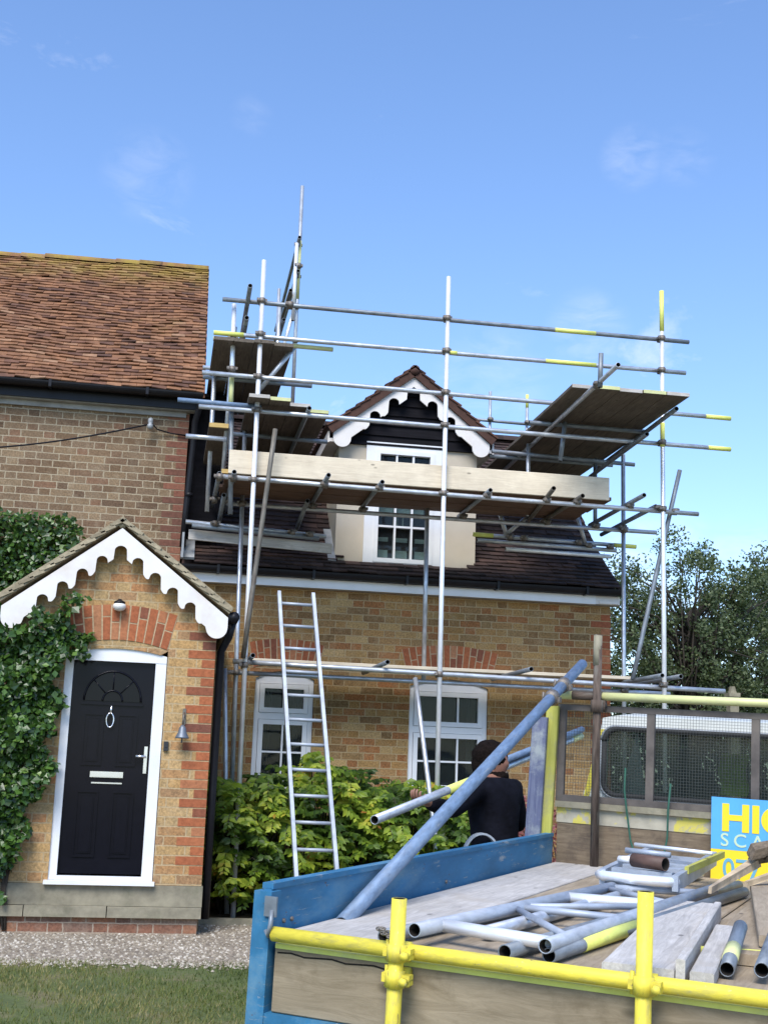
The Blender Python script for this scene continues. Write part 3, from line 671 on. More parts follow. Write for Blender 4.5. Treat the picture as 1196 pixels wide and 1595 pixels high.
def barge(cx, zt, run, slope, y0, y1, w, notch, nr, apexr, endr, parent, mat, apex_square=False):
    """two scalloped boards meeting at the apex; notch = list of x offsets of round bites"""
    for sgn in (-1, 1):
        N_ = 150; top = []; bot = []
        for i in range(N_+1):
            x = run*i/N_; tz = zt-slope*x
            d = w
            bzv = tz-d
            for c in notch:
                q = (x-c)/nr
                if abs(q) < 1:
                    # bite with a step: steep on the upper side, rounded on the outside
                    cz = zt-slope*c-w
                    bzv = max(bzv, cz+nr*1.0+nr*0.95*math.sqrt(1-q*q))
            # tooth bottoms droop flatter than the slope
            for c in notch:
                q = (x-c-nr)/(nr*1.15)
                if 0 <= q < 1: bzv -= 0.020*math.sin(q*3.14)
            if apex_square:
                if x < apexr: bzv = tz-0.13
            elif x < apexr*1.02:
                bzv = zt-0.215+math.sqrt(max(0, 1-(x/apexr/1.03)**2))*apexr*1.0
            if x > run-2*endr:
                q = (x-(run-endr))/endr; bzv = zt-slope*(run-endr)-w*0.69-math.sqrt(max(0, 1-q*q))*endr*1.02
            top.append((cx+sgn*x, tz)); bot.append((cx+sgn*x, min(bzv, tz-0.02)))
        mb = MB(); mb.strip(top, bot, y0, y1); mb.build('bargeboard', mat, parent)
barge(CX+.004, 3.452, 0.973, 0.767, YP-0.13, YP-0.10, 0.238, [0.155, 0.315, 0.475, 0.635], 0.050, 0.056, 0.095, PO, 'white_paint')
gb = MB(); gb.path([(CX+1.03, YP-0.12, 2.715), (CX+1.03, YP+1.2, 2.715), (CX+1.03, YW, 2.715)], 0.05, 12); gb.build('gutter', 'black_gutter', PO)
gb = MB(); gb.path([(CX+1.03, YP+0.0, 2.70), (CX+1.0, YP+0.03, 2.55), (CX+HW+0.05, YP+0.10, 2.42), (CX+HW+0.05, YP+0.10, 1.2), (CX+HW+0.05, YP+0.10, 0.12)], 0.036, 12)
gb.build('downpipe', 'black_gutter', PO)
# door frame with a cambered head, sill
df = MB(); Yd = YP+0.02
df.box((-0.845, Yd, 0.43), (-0.775, Yd+0.09, 2.33)); df.box((-0.070, Yd, 0.43), (0.000+0.024, Yd+0.09, 2.33))
top = [(-0.845+i*0.869/16, 2.345+0.055*(1-((i-8)/8)**2)) for i in range(17)]; bot = [(x, 2.285) for x, _ in top]
df.strip(top, bot, Yd-0.004, Yd+0.09); df.box((-0.775, Yd, 0.43), (-0.070, Yd+0.09, 0.462))
df.build('door_frame', 'white_pvc', PO)
ds = MB(); ds.box((-0.875, YP-0.06, 0.395), (0.045, YP+0.1, 0.428)); ds.build('door_sill', 'white_pvc', PO)
D = MB(); dx0, dx1, dz0, dz1 = -0.772, -0.073, 0.478, 2.282; Yl = Yd+0.035
D.box((dx0, Yl, dz0), (dx1, Yl+0.045, dz1))
def frame_ring(mb, x0, x1, z0, z1, y, t=0.014, h=0.010):
    mb.box((x0, y-h, z0), (x1, y, z0+t)); mb.box((x0, y-h, z1-t), (x1, y, z1)); mb.box((x0, y-h, z0+t), (x0+t, y, z1-t)); mb.box((x1-t, y-h, z0+t), (x1, y, z1-t))
for x0, x1, z0, z1 in ((-0.655, -0.48, 1.385, 1.83), (-0.365, -0.19, 1.385, 1.83), (-0.665, -0.48, 0.615, 1.17), (-0.365, -0.18, 0.615, 1.17)):
    frame_ring(D, x0, x1, z0, z1, Yl); frame_ring(D, x0+0.035, x1-0.035, z0+0.035, z1-0.035, Yl, 0.008, 0.007)
    D.box((x0+0.045, Yl-0.006, z0+0.045), (x1-0.045, Yl, z1-0.045))
D.box((-0.69, Yl-0.014, 1.905), (-0.155, Yl, 1.925))
dr = D.build('door', 'door_black', PO)
fl = MB(); c0 = (-0.4225, 1.94)
fl.prism([(c0[0]+0.235*math.cos(a), c0[1]+0.25*math.sin(a)) for a in [math.pi*i/20 for i in range(21)]], Yl-0.006, Yl-0.001)
fl.build('fanlight_glass', 'pane_dark', dr)
fb = MB()
for rr in (0.245, 0.085):
    fb.path([(c0[0]+rr*math.cos(a), Yl-0.010, c0[1]+rr*1.06*math.sin(a)) for a in [math.pi*i/18 for i in range(19)]], 0.009, 6)
for a in (R(45), R(90), R(135)): fb.tube((c0[0]+.085*math.cos(a), Yl-.01, c0[1]+.09*math.sin(a)), (c0[0]+.24*math.cos(a), Yl-.01, c0[1]+.255*math.sin(a)), 0.006, 6, False)
fb.build('fanlight_bars', 'door_black', dr)
k = MB(); k.path([(-0.43+0.032*math.sin(a), Yl-0.022, 1.775+0.062*math.cos(a)) for a in [6.2832*i/14 for i in range(15)]], 0.007, 6)
k.tube((-0.43, Yl-0.02, 1.83), (-0.425, Yl-0.02, 1.90), 0.010, 8, False); k.build('knocker', 'chrome', dr)
k = MB(); k.box((-0.565, Yl-0.014, 1.285), (-0.285, Yl, 1.335)); k.box((-0.55, Yl-0.02, 1.293), (-0.30, Yl-0.014, 1.327)); k.box((-0.55, Yl-0.008, 1.232), (-0.29, Yl, 1.244)); k.build('letterbox', 'chrome', dr)
k = MB(); k.box((-0.118, Yl-0.012, 1.33), (-0.090, Yl, 1.56)); k.path([(-0.104, Yl-0.03, 1.47), (-0.13, Yl-0.045, 1.475), (-0.19, Yl-0.045, 1.475)], 0.011, 8); k.build('handle', 'chrome', dr)
# porch lamp, bell, bell push
la = thing('porch_lamp', 'white globe bulkhead lamp above the black front door', 'lamp', (-0.42, YP, 2.72))
q = MB(); q.lathe((-0.42, YP-0.055, 2.72), [(0, 0.01), (0.01, 0.04), (0.035, 0.058), (0.06, 0.055), (0.075, 0.035)], 16); q.build('globe', 'lamp_glass', la)
q = MB(); q.lathe((-0.42, YP-0.055, 2.79), [(0, 0.05), (0.012, 0.05), (0.03, 0.02)], 16); q.box((-0.435, YP-0.055, 2.80), (-0.405, YP, 2.83)); q.build('cap', 'black_gutter', la)
be = thing('door_bell', 'grey cast iron hanging bell on the quoins right of the front door', 'bell', (0.197, YP, 1.6))
q = MB(); q.path([(0.205, YP-0.004, 1.83), (0.205, YP-0.05, 1.86), (0.200, YP-0.09, 1.83), (0.197, YP-0.09, 1.76)], 0.009, 8); q.box((0.190, YP-0.012, 1.76), (0.220, YP-0.008, 1.9)); q.build('bracket', 'tube_brown', be)
q = MB(); q.lathe((0.197, YP-0.09, 1.64), [(0, 0.062), (0.012, 0.058), (0.05, 0.038), (0.09, 0.030), (0.115, 0.012)], 18); q.tube((0.197, YP-.09, 1.60), (0.197, YP-.09, 1.66), 0.007, 6, False); q.build('bell_cup', 'cast_iron', be)
q = MB(); q.box((0.045, YP-0.025, 1.53), (0.085, YP-0.0015, 1.61)); q.box((0.055, YP-.03, 1.56), (0.075, YP-.025, 1.58))
tag(q.build('bell_push', 'black_plastic'), 'small black bell push on bricks beside the white door frame', 'doorbell')

# ------------------------------------------------------------ cottage
CO = thing('cottage', 'lower yellow and red brick cottage wing with dark tiled roof and white windows', 'house', (2.6, 14.2, 0))
XL, XR = 0.10, 5.085
wins = [(1.005, 1.655, 1.16, 2.385, 0.0), (2.735, 3.635, 1.16, 2.375, 0.0)]
cw = MB(); xs = [XL+0.002, wins[0][0], wins[0][1], wins[1][0], wins[1][1], XR]
for a, b in ((xs[0], xs[1]), (xs[2], xs[3]), (xs[4], xs[5])): cw.box((a, YW, 0), (b, YW+0.24, 3.44))
for x0, x1, z0, z1, _ in wins:
    cw.box((x0, YW, 0), (x1, YW+0.24, z0)); 
    n = 12; top = [(x0+(x1-x0)*i/n, 3.44) for i in range(n+1)]; bot = [(x0+(x1-x0)*i/n, z1+0.09*(1-((i-n/2)/(n/2))**2)) for i in range(n+1)]
    cw.strip(top, bot, YW, YW+0.24)
cw.box((XR-0.24, YW+0.24, 0), (XR, 20.2, 3.44)); cw.box((XL+0.002, 20.2, 0), (XR, 20.4, 3.44))
cw.build('wall', 'brick_cottage', CO)
gw = MB(); gw.add([(XR-0.05, 14.25, 3.44), (XR-0.05, 20.4, 3.44), (XR-0.05, 17.3, 6.0), (XR-0.005, 14.25, 3.44), (XR-0.005, 20.4, 3.44), (XR-0.005, 17.3, 6.0)], [[0, 1, 2], [5, 4, 3], [0, 3, 4, 1], [1, 4, 5, 2], [2, 5, 3, 0]]); gw.build('gable_wall', 'brick_cottage', CO)
quoin(XR, 1, YW, 0.3, 3.36, 'brick_red', CO)
arch_bricks(1.33, 0.36, 0.42, 2.50, 2.79, 0.06, YW, 11, CO); arch_bricks(3.185, 0.49, 0.56, 2.50, 2.80, 0.07, YW, 14, CO)
r_ = MB(); r_.box((1.0, YW+0.26, 1.1), (3.7, YW+0.9, 2.6)); 
def window(parent, x0, x1, z0, z1, y, cols, split, camber=0.085, name='window', mullion=None):
    """white frame with a hopper light over a casement, glazing bars, dark panes"""
    fr = MB(); t = 0.05; d0, d1 = y+0.03, y+0.10
    fr.box((x0, d0, z0), (x0+t, d1, z1)); fr.box((x1-t, d0, z0), (x1, d1, z1)); fr.box((x0+t, d0, z0), (x1-t, d1, z0+t))
    n = 14; top = [(x0+(x1-x0)*i/n, z1+camber*(1-((i-n/2)/(n/2))**2)) for i in range(n+1)]; bot = [(a, z1-t) for a, _ in top]
    fr.strip(top, bot, d0-0.003, d1)
    zs = z0+(z1-z0)*split; fr.box((x0+t, d0+0.002, zs-0.035), (x1-t, d1, zs+0.035))
    w = fr.build(name, 'white_pvc', parent)
    sa = MB(); s = 0.055; d = d0-0.012
    for a, b in ((z0+t, zs-0.035), (zs+0.035, z1-t)):
        X0, X1 = x0+t, x1-t
        g = 0.004
        sa.box((X0+g, d, a+g), (X0+s, d1-0.01, b-g)); sa.box((X1-s, d, a+g), (X1-g, d1-0.01, b-g)); sa.box((X0+s, d, a+g), (X1-s, d1-0.01, a+s)); sa.box((X0+s, d, b-s), (X1-s, d1-0.01, b-g))
        for c in range(1, cols):
            xx = X0+s+(X1-X0-2*s)*c/cols; sa.box((xx-0.010, d+0.012, a+s), (xx+0.010, d1-0.02, b-s))
    a, b = z0+t, zs-0.035
    zz = (a+b)/2; sa.box((x0+t+s, d+0.014, zz-0.010), (x1-t-s, d1-0.022, zz+0.010))
    sa.build('sash', 'white_pvc', w)
    pn = MB(); pn.box((x0+t+s-.01, d1-0.035, z0+t), (x1-t-s+.01, d1-0.030, z1-t)); pn.build('pane', 'pane_clear', w)
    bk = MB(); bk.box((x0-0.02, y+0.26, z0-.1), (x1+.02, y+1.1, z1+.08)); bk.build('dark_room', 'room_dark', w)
    for sx in (0, 1):
        cu = MB(); c0_, c1_ = (x0+.04, x0+.20) if sx == 0 else (x1-.20, x1-.04); m = 24; vs = []
        for i in range(m+1):
            xx = c0_+(c1_-c0_)*i/m; yy = y+0.18+0.022*math.sin(i*1.55)
            vs += [(xx, yy, z0), (xx, yy, z1)]
        cu.add(vs, [[2*i, 2*i+2, 2*i+3, 2*i+1] for i in range(m)], smooth=True); cu.build('curtain', 'curtain', w)
    si = MB(); si.box((x0-0.03, y-0.055, z0-0.035), (x1+0.03, y+0.05, z0-0.001)); si.build('window_sill', 'white_pvc', w)
    return w
window(CO, 1.008, 1.652, 1.19, 2.385, YW, 2, 0.66); window(CO, 2.738, 3.632, 1.19, 2.375, YW, 3, 0.60)
f_ = MB(); f_.box((0.22, 14.06, 3.40), (4.86, 14.085, 3.50)); f_.build('fascia', 'white_pvc', CO)
f_ = MB(); f_.box((4.86, 14.062, 3.405), (5.15, 14.087, 3.50)); f_.box((4.9, 14.05, 3.41), (5.12, 14.062, 3.44)); f_.build('peeling_fascia_end', 'white_paint', CO)
f_ = MB(); f_.box((0.11, 14.088, 3.398), (5.15, 14.197, 3.42)); f_.build('soffit', 'soffit', CO)
gutter(0.10, 5.17, 13.99, 3.565, 0.068, CO)
RY, RZ = 17.3, 6.15
csl = math.atan2(RZ-3.60, RY-14.03); CL = math.hypot(RZ-3.60, RY-14.03)
bell = lambda x, d: -0.065*math.sin(math.pi*min(1, max(0, d)/1.9))
dormer_skip = lambda x, d: (1.90 < x < 3.46 and 0.28 < d < 3.0)
t_ = MB(); tiles(t_, 0.25, 5.156, 14.03, 3.585, csl, CL, 0.105, 0.17, th=0.016, jit=1.2, skip=dormer_skip, sagf=bell)
rf = t_.build('roof', 'dark_tile', CO)
u_ = MB(); yb = 2*RY
prof = [(14.09, 3.545), (14.35, 3.735), (14.80, 4.09), (15.35, 4.56), (RY, RZ-.04), (yb-14.09, 3.545)]
n_p = len(prof); vs = [(x, y, z) for x in (0.12, 5.14) for y, z in prof]+[(x, y, z-.045) for x in (0.12, 5.14) for y, z in prof]
fs = []
for i in range(n_p-1): fs += [[i, i+1, n_p+i+1, n_p+i], [2*n_p+i, 3*n_p+i, 3*n_p+i+1, 2*n_p+i+1], [i, 2*n_p+i, 2*n_p+i+1, i+1], [n_p+i, n_p+i+1, 3*n_p+i+1, 3*n_p+i]]
fs += [[0, n_p, 3*n_p, 2*n_p], [n_p-1, 3*n_p-1, 4*n_p-1, 2*n_p-1]]
u_.add(vs, fs)
u_.build('roof_deck', 'dark_tile', CO)
vg = MB()
for k_ in range(27):
    d = k_*0.155; y0 = 14.03+math.cos(csl)*d; z0 = 3.575+math.sin(csl)*d+bell(0, d+.07)
    vg.add([(5.12, y0, z0-0.03), (5.165, y0, z0-0.03), (5.165, y0, z0+0.03), (5.12, y0, z0+0.03), (5.12, y0+.122, z0+.066), (5.165, y0+.122, z0+.066), (5.165, y0+.122, z0+.122), (5.12, y0+.122, z0+.122)], BF, None, random.random())
for k_ in range(16):
    x = 0.15+k_*0.315; vs = []
    for xx in (x, x+0.318): vs += [(xx, RY+0.12*math.cos(a), RZ-.01+0.09*math.sin(a)) for a in [math.pi*i/8 for i in range(9)]]
    vg.add(vs, [[i, i+1, i+10, i+9] for i in range(8)]+[list(range(9)), list(range(17, 8, -1))], None, random.random())
vg.build('verge_and_ridge_tiles', 'dark_tile', CO)
ld = MB(); ld.obox((0.175, 14.20, 3.77), (0.075, 0, 0), (0, 0.16, 0.125), (0, -0.01, 0.012)); ld.obox((0.115, 14.02, 3.78), (0.012, 0, 0), (0, 0.05, 0.0), (0, 0, 0.14)); ld.build('lead_flashing', 'lead', CO)
# black boarding added between the two roofs to supply the deep shade there
ck = MB()
for k_ in range(13):
    z = 3.93+k_*0.128; ck.obox((0.315, 14.36, z+0.066), (0.205, 0, 0), (0, 0.008, 0), (0, -0.010, 0.068))
ck.box((0.12, 14.372, 3.93), (0.51, 16.3, 5.60)); ck.box((0.11, 14.33, 5.58), (0.55, 16.4, 5.62))
ck.build('added_dark_infill', 'black_board', CO)
# dormer
YD = 14.38; DC = 2.68
DO = MB(); x0, x1 = 1.843, 3.495
wx0, wx1, wz0, wz1 = 2.225, 3.03, 3.715, 5.18
DO.box((x0, YD, 3.60), (wx0, YD+0.1, 5.17)); DO.box((wx1, YD, 3.60), (x1, YD+0.1, 5.17)); DO.box((wx0, YD, 3.60), (wx1, YD+0.1, wz0)); 
DO.box((x0, YD+0.1, 3.60), (x0+0.08, 16.6, 5.17)); DO.box((x1-0.08, YD+0.1, 3.60), (x1, 16.6, 5.17))
dm = DO.build('dormer', 'cream_render', CO)
bd = MB()
nb = 7
for i in range(nb):
    z0 = 5.165+i*0.125; z1 = z0+0.135
    hw0 = min(0.82, (6.02-z0)*1.0+0.02)
    hw1 = min(0.82, (6.02-z1)*1.0+0.02)
    if hw1 <= 0.02: hw1 = 0.03
    a = DC-0.01
    bd.add([(a-hw0, YD-0.035, z0), (a+hw0, YD-0.035, z0), (a+hw1, YD-0.012, z1), (a-hw1, YD-0.012, z1), (a-hw0, YD+0.02, z0), (a+hw0, YD+0.02, z0), (a+hw1, YD+0.03, z1), (a-hw1, YD+0.03, z1)],
           [[0, 1, 2, 3], [7, 6, 5, 4], [0, 4, 5, 1], [1, 5, 6, 2], [2, 6, 7, 3], [3, 7, 4, 0]])
bd.build('black_weatherboard', 'black_board', dm)
barge(DC, 6.01, 0.93, 0.80, YD-0.15, YD-0.125, 0.225, [0.23, 0.45], 0.062, 0.075, 0.105, dm, 'white_paint', apex_square=True)
for sgn in (-1, 1):
    mb = MB(); sl = math.atan(0.80); Lr = 1.0/math.cos(sl); n = 9
    ex, ez = DC+sgn*0.985, 5.285
    ux, uz = -sgn*math.cos(sl), math.sin(sl); nx, nz_ = sgn*math.sin(sl), math.cos(sl)
    for r in range(n+1):
        d = r*Lr/n; y = YD-0.20
        while y < 17.2:
            y1 = y+0.17; dd = d+random.gauss(0, .003); Lt = min(Lr/n*1.3, Lr-dd+0.02); h0 = 0.06+random.gauss(0, .002)
            if Lt > 0.01:
                P = lambda q, h, yy: (ex+ux*q+nx*h, yy, ez+uz*q+nz_*h)
                mb.add([P(dd, h0-0.02, y), P(dd+Lt, h0-0.042, y), P(dd+Lt, h0-0.042, y1-.003), P(dd, h0-0.02, y1-.003), P(dd, h0, y), P(dd+Lt, h0-0.026, y), P(dd+Lt, h0-0.026, y1-.003), P(dd, h0, y1-.003)], BF, None, random.random())
            y = y1
    P = lambda q, h, yy: (ex+ux*q+nx*h, yy, ez+uz*q+nz_*h)
    mb.add([P(0, -0.06, YD-.185), P(Lr, -0.06, YD-.185), P(Lr, -0.06, 17.2), P(0, -0.06, 17.2), P(0, .036, YD-.185), P(Lr, .036, YD-.185), P(Lr, .036, 17.2), P(0, .036, 17.2)], BF, None, 0.4)
    mb.build('dormer_roof', 'brown_tile', dm)
rg = MB()
for k_ in range(9):
    y = YD-0.20+k_*0.31; rg.tube((DC, y, 6.075), (DC, y+0.305, 6.075), 0.06, 10, False)
rg.build('dormer_ridge', 'brown_tile', dm)
for sgn in (-1, 1):
    sf = MB(); a = DC+sgn*0.83; b = DC+sgn*0.97; sf.box((min(a, b), YD-0.12, 5.15), (max(a, b), 16.2, 5.19)); sf.box((min(b, b+sgn*.02), YD-0.12, 5.14), (max(b, b+sgn*.02), 16.2, 5.27)); sf.build('eaves_soffit', 'white_paint', dm)
# dormer window
fr = MB(); t = 0.055; d0, d1 = YD-0.03, YD+0.07
X0, X1, Z0, Z1 = wx0, wx1, wz0, wz1
fr.box((X0-0.06, d0, Z0), (X0+t, d1, Z1)); fr.box((X1-t, d0, Z0), (X1+0.06, d1, Z1)); fr.box((X0+t, d0, Z0), (X1-t, d1, Z0+.07)); fr.box((X0-.06, d0, Z1), (X1+.06, d1, Z1+.03))
fr.box((X0+t, d0, Z1-.06), (X1-t, d1, Z1)); fr.box((X0+t, d0, 4.72), (X1-t, d1, 4.79))
dw = fr.build('dormer_window', 'white_pvc', dm)
sa = MB()
for a, b in ((Z0+.07, 4.72), (4.79, Z1-.06)):
    for xa, xb in ((X0+t, X0+t+.05), (X1-t-.05, X1-t)): sa.box((xa, d0-.012, a), (xb, d1-.02, b))
    sa.box((X0+t+.05, d0-.012, a), (X1-t-.05, d1-.02, a+.05)); sa.box((X0+t+.05, d0-.012, b-.05), (X1-t-.05, d1-.02, b))
    for c in (1, 2):
        xx = X0+t+.05+(X1-X0-2*t-.1)*c/3; sa.box((xx-.011, d0+.002, a+.05), (xx+.011, d1-.03, b-.05))
sa.box((X0+t+.05, d0+.004, 4.20), (X1-t-.05, d1-.032, 4.222))
sa.box((X0+t+.05, d0+.004, 4.48), (X1-t-.05, d1-.032, 4.50))
sa.build('glazing_bars', 'white_pvc', dw)
pn = MB(); pn.box((X0+t+.02, d1-.045, Z0+.05), (X1-t-.02, d1-.04, Z1-.05)); pn.build('pane', 'pane_clear', dw)
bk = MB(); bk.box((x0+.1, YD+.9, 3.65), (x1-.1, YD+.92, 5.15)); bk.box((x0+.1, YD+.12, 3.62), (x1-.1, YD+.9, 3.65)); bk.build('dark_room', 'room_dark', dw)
bl = MB()  # pale patches behind the glass, standing for sky reflected in the panes
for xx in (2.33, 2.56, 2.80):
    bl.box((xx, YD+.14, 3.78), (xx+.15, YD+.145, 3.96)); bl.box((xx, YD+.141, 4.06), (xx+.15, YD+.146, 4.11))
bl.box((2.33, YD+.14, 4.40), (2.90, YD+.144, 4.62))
bl.build('reflection_patches', 'pane_reflection', dw)
pf_ = MB(); 
for a, b, c, d in ((2.575, 2.655, 4.24, 4.255), (2.575, 2.655, 4.37, 4.385), (2.575, 2.588, 4.255, 4.37), (2.642, 2.655, 4.255, 4.37)): pf_.box((a, YD+.125, c), (b, YD+.135, d))
pf_.build('window_picture_frame', 'white_paint', dw)
ld = MB(); ld.obox((2.68, 14.28, 3.655), (0.84, 0, 0), (0, 0.11, 0.075), (0, -0.006, 0.008)); ld.obox((1.80, 14.55, 3.98), (0.045, 0, 0), (0, 0.30, 0.235), (0, -.006, .01)); ld.build('lead_apron', 'lead', dm)

# ------------------------------------------------------------ scaffold
SC = thing('scaffold', 'tube and board scaffold standing round the cottage dormer, with loading platform at right', 'scaffold', (2.7, 12.6, 0))
YF, YI = 12.6, 13.7
def coupler(parent, p, mat='coupler_steel', ang=0.0):
    mb = MB(); x, y, z = p
    mb.tube((x, y, z-0.028), (x, y, z+0.028), 0.034, 10, False); mb.tube((x-0.028, y+0.05, z), (x+0.028, y+0.05, z), 0.034, 10, False)
    mb.box((x-0.052, y-0.012, z-0.014), (x-0.03, y+0.014, z+0.014)); mb.tube((x-0.045, y-0.045, z), (x-0.045, y+0.02, z), 0.008, 6, False); mb.box((x-0.058, y-0.055, z-0.013), (x-0.032, y-0.035, z+0.013))
    mb.box((x+0.03, y+0.03, z+0.01), (x+0.055, y+0.075, z+0.038))
    return mb.build('coupler', mat, parent)
def sctube(name, p0, p1, mat='galv', cps=(), sleeves=(), r=0.0242, par=None, bend=0.004):
    mb = MB(); mb.tube(p0, p1, r, 14, True, bend=bend if (Vector(p1)-Vector(p0)).length > 2 else 0)
    o = mb.build(name, mat, par or SC)
    p0, p1 = Vector(p0), Vector(p1)
    for c in cps: coupler(o, c)
    for a, b, m in sleeves:
        s = MB(); s.tube(p0.lerp(p1, a), p0.lerp(p1, b), r+0.0012, 14, False); s.build('painted_band', m, o)
    return o
levels = (6.135, 5.775, 5.32, 4.967, 4.24, 2.39)
for x0, x1, zt_, sl2 in ((0.795, 0.741, 6.58, ()), (2.72, 2.702, 6.60, ()), (5.065, 5.085, 6.68, ((0.93, 1.0, 'tube_yellow'), (0.735, 0.775, 'tube_yellow')))):
    pts = []
    for lv in levels: pts.append((x0+(x1-x0)*lv/6.6, YF-0.05, lv))
    sctube('standard', (x0, YF-0.05, 0.015), (x1, YF-0.05, zt_), 'galv_bright', pts, sl2, bend=0.0)
bp = MB()
for x, y in ((0.795, YF-.05), (2.72, YF-.05), (5.065, YF-.05), (0.80, YI), (5.06, YI)):
    bp.box((x-.075, y-.075, 0.006), (x+.075, y+.075, 0.014)); bp.box((x-.16, y-.11, -0.01), (x+.16, y+.11, 0.0058))
bp.build('base_plates', 'galv_dull', SC)
sctube('guard_rail', (0.341, YF, 6.132), (5.413, YF, 6.139), 'galv_dull', [(1.04, YF-.02, 6.134)], ((0.70, 0.79, 'tube_yellow'),))
sctube('guard_rail', (0.272, YF, 5.764), (5.371, YF, 5.783), 'galv', (), ((0.0, 0.06, 'tube_yellow'), (0.69, 0.80, 'tube_yellow'), (0.475, 0.50, 'tube_yellow')))
sctube('guard_rail', (0.272, YF+0.06, 5.72), (1.514, YF+0.06, 5.715), 'pale_yellow')
sctube('guard_rail', (0.181, YF, 5.33), (5.881, YF, 5.31), 'galv', (), ((0.95, 1.0, 'tube_yellow'),))
sctube('guard_rail', (0.171, YF, 4.97), (5.873, YF, 4.964), 'galv', (), ((0.955, 1.0, 'tube_yellow'),))
sctube('ledger', (0.438, YF, 4.262), (5.493, YF, 4.222), 'galv')
sctube('ledger', (0.66, YF, 2.424), (5.754, YF, 2.358), 'galv')
sctube('ledger', (0.55, YI, 4.217), (5.46, YI, 4.217), 'galv')
sctube('ledger', (0.60, YI, 2.396), (5.60, YI, 2.382), 'galv')
sctube('ledger', (3.50, YI, 5.03), (5.20, YI, 5.0), 'galv_dull')
for x in (2.745, 1.04):
    c_ = MB(); c_.box((x, YF-.03, 6.095), (x+.12, YF+.03, 6.11)); 
sctube('standard', (0.805, YI, 0.015), (0.702, YI, 5.13), 'galv', [(0.715, YI-.05, 4.217), (0.76, YI-.05, 2.396)], bend=0)
sctube('standard', (2.784, YI, 2.41), (2.773, YI, 4.35), 'galv', bend=0)
sctube('standard', (5.062, YI, 0.015), (5.063, YI, 5.11), 'galv', [(5.062, YI-.05, 4.217), (5.062, YI-.05, 2.396)], bend=0)
sctube('brace', (0.945, 12.49, 4.765), (0.75, 12.49, 2.45), 'tube_brown')
sctube('brace', (5.325, 12.68, 4.71), (4.78, 12.68, 2.44), 'galv_dull', [(5.25, 12.62, 4.24)])
sctube('brace', (2.545, 12.95, 2.37), (2.735, 12.05, 0.02), 'galv')
sctube('brace', (0.62, 13.3, 2.4), (0.76, 12.95, 0.02), 'galv')
sctube('brace', (1.13, 12.72, 5.74), (0.775, 12.70, 5.22), 'galv')
for x, y0, y1, z, mt in ((0.56, 12.476, 14.5, 4.29, 'galv_dull'), (0.42, 12.60, 14.3, 4.29, 'galv_dull'), (1.485, 12.318, 13.9, 4.29, 'galv_dull'), (2.05, 12.45, 13.9, 4.29, 'galv_dull'),
                         (3.18, 12.47, 13.9, 4.29, 'galv_dull'), (4.15, 12.42, 13.9, 4.29, 'tube_brown'), (4.73, 12.19, 13.9, 4.29, 'galv_dull'), (5.045, 12.67, 14.4, 4.29, 'galv_dull')):
    o = sctube('transom', (x, y0, z), (x, y1, z), mt)
    coupler(o, (x+.002, YF-.012, z-0.035)); coupler(o, (x, YI-.05, z-0.05))
o = sctube('transom', (3.777, 12.22, 4.30), (3.99, 13.85, 4.29), 'tube_brown'); coupler(o, (3.82, YF-.012, 4.25))
for x in (0.84, 2.16, 3.62, 5.0, 5.2): sctube('transom', (x, 12.42, 2.475), (x, 13.95, 2.475), 'galv_dull')
def boards(name_, xs, y0, y1, z, mat, par=SC, edge=None):
    for ki, (a, b, dy) in enumerate(xs):
        mb = MB(); mb.plank(((a+b)/2, y0+dy, z), ((a+b)/2, y1+dy*0.6, z), ((b-a)/2-0.002, 0, 0), (0, 0, 0.036)); ob = mb.build('board', mat, par)
        if edge:
            e = MB(); e.box((a+0.004, y0+dy-0.0015, z+0.002), (b-0.004, y0+dy+0.03, z+0.0375)); e.build('board_end_band', edge if ki % 2 else 'board_grey', ob)
# main platform: five boards along the facade
for k_ in range(5):
    ya = 12.66+k_*0.232
    mb = MB(); mb.plank((0.44+random.uniform(-.02, .05), ya+0.112, 4.316), (4.52+random.uniform(-.05, .03), ya+0.112, 4.316), (0, 0.111, 0), (0, 0, 0.036)); ob = mb.build('board', 'board_brown', SC)
e = MB(); e.box((0.44, 12.655, 4.312), (0.60, 12.67, 4.355)); e.build('board_end_band', 'board_gold', ob)
mb = MB(); mb.plank((0.506, YF+0.028, 4.432), (4.513, YF+0.028, 4.432), (0, 0, 0.122), (0, 0.034, 0)); mb.build('toe_board', 'board_new', SC)
for k_ in range(2):
    ya = 13.50+k_*0.232
    mb = MB(); mb.plank((0.87, ya+0.112, 2.506), (5.09, ya+0.112, 2.506), (0, 0.111, 0), (0, 0, 0.036)); ob = mb.build('board', 'board_new' if k_ == 0 else 'board_tan', SC)
# loading platform
w5 = [(3.80+i*0.246, 3.80+(i+1)*0.246, random.uniform(-0.02, 0.03)) for i in range(5)]
boards('b', w5, 11.69, 13.12, 5.222, 'board_dark', edge='pale_yellow')
boards('b', [(a, b, 0) for a, b, _ in w5], 13.0, 15.4, 5.180, 'board_dark')
sctube('transom', (3.918, 10.72, 5.15), (4.0, 15.0, 5.15), 'galv', [(3.93, 11.30, 5.14)])
sctube('transom', (4.73, 12.10, 4.915), (4.80, 14.1, 4.915), 'galv_dull')
sctube('transom', (4.97, 11.9, 5.15), (5.06, 14.6, 5.15), 'galv_dull')
sctube('ledger', (3.70, 12.88, 5.165), (5.02, 12.88, 5.165), 'galv_dull')
sctube('ledger', (3.62, 14.3, 5.13), (5.15, 14.3, 5.13), 'galv_dull')
sctube('standard', (3.925, 11.24, 5.09), (3.935, 11.24, 5.43), 'galv_dull')
sctube('standard', (3.93, YI, 4.30), (3.93, YI, 5.15), 'galv', bend=0)
sctube('standard', (4.83, YI+.3, 4.26), (4.83, YI+.3, 5.12), 'galv_dull')
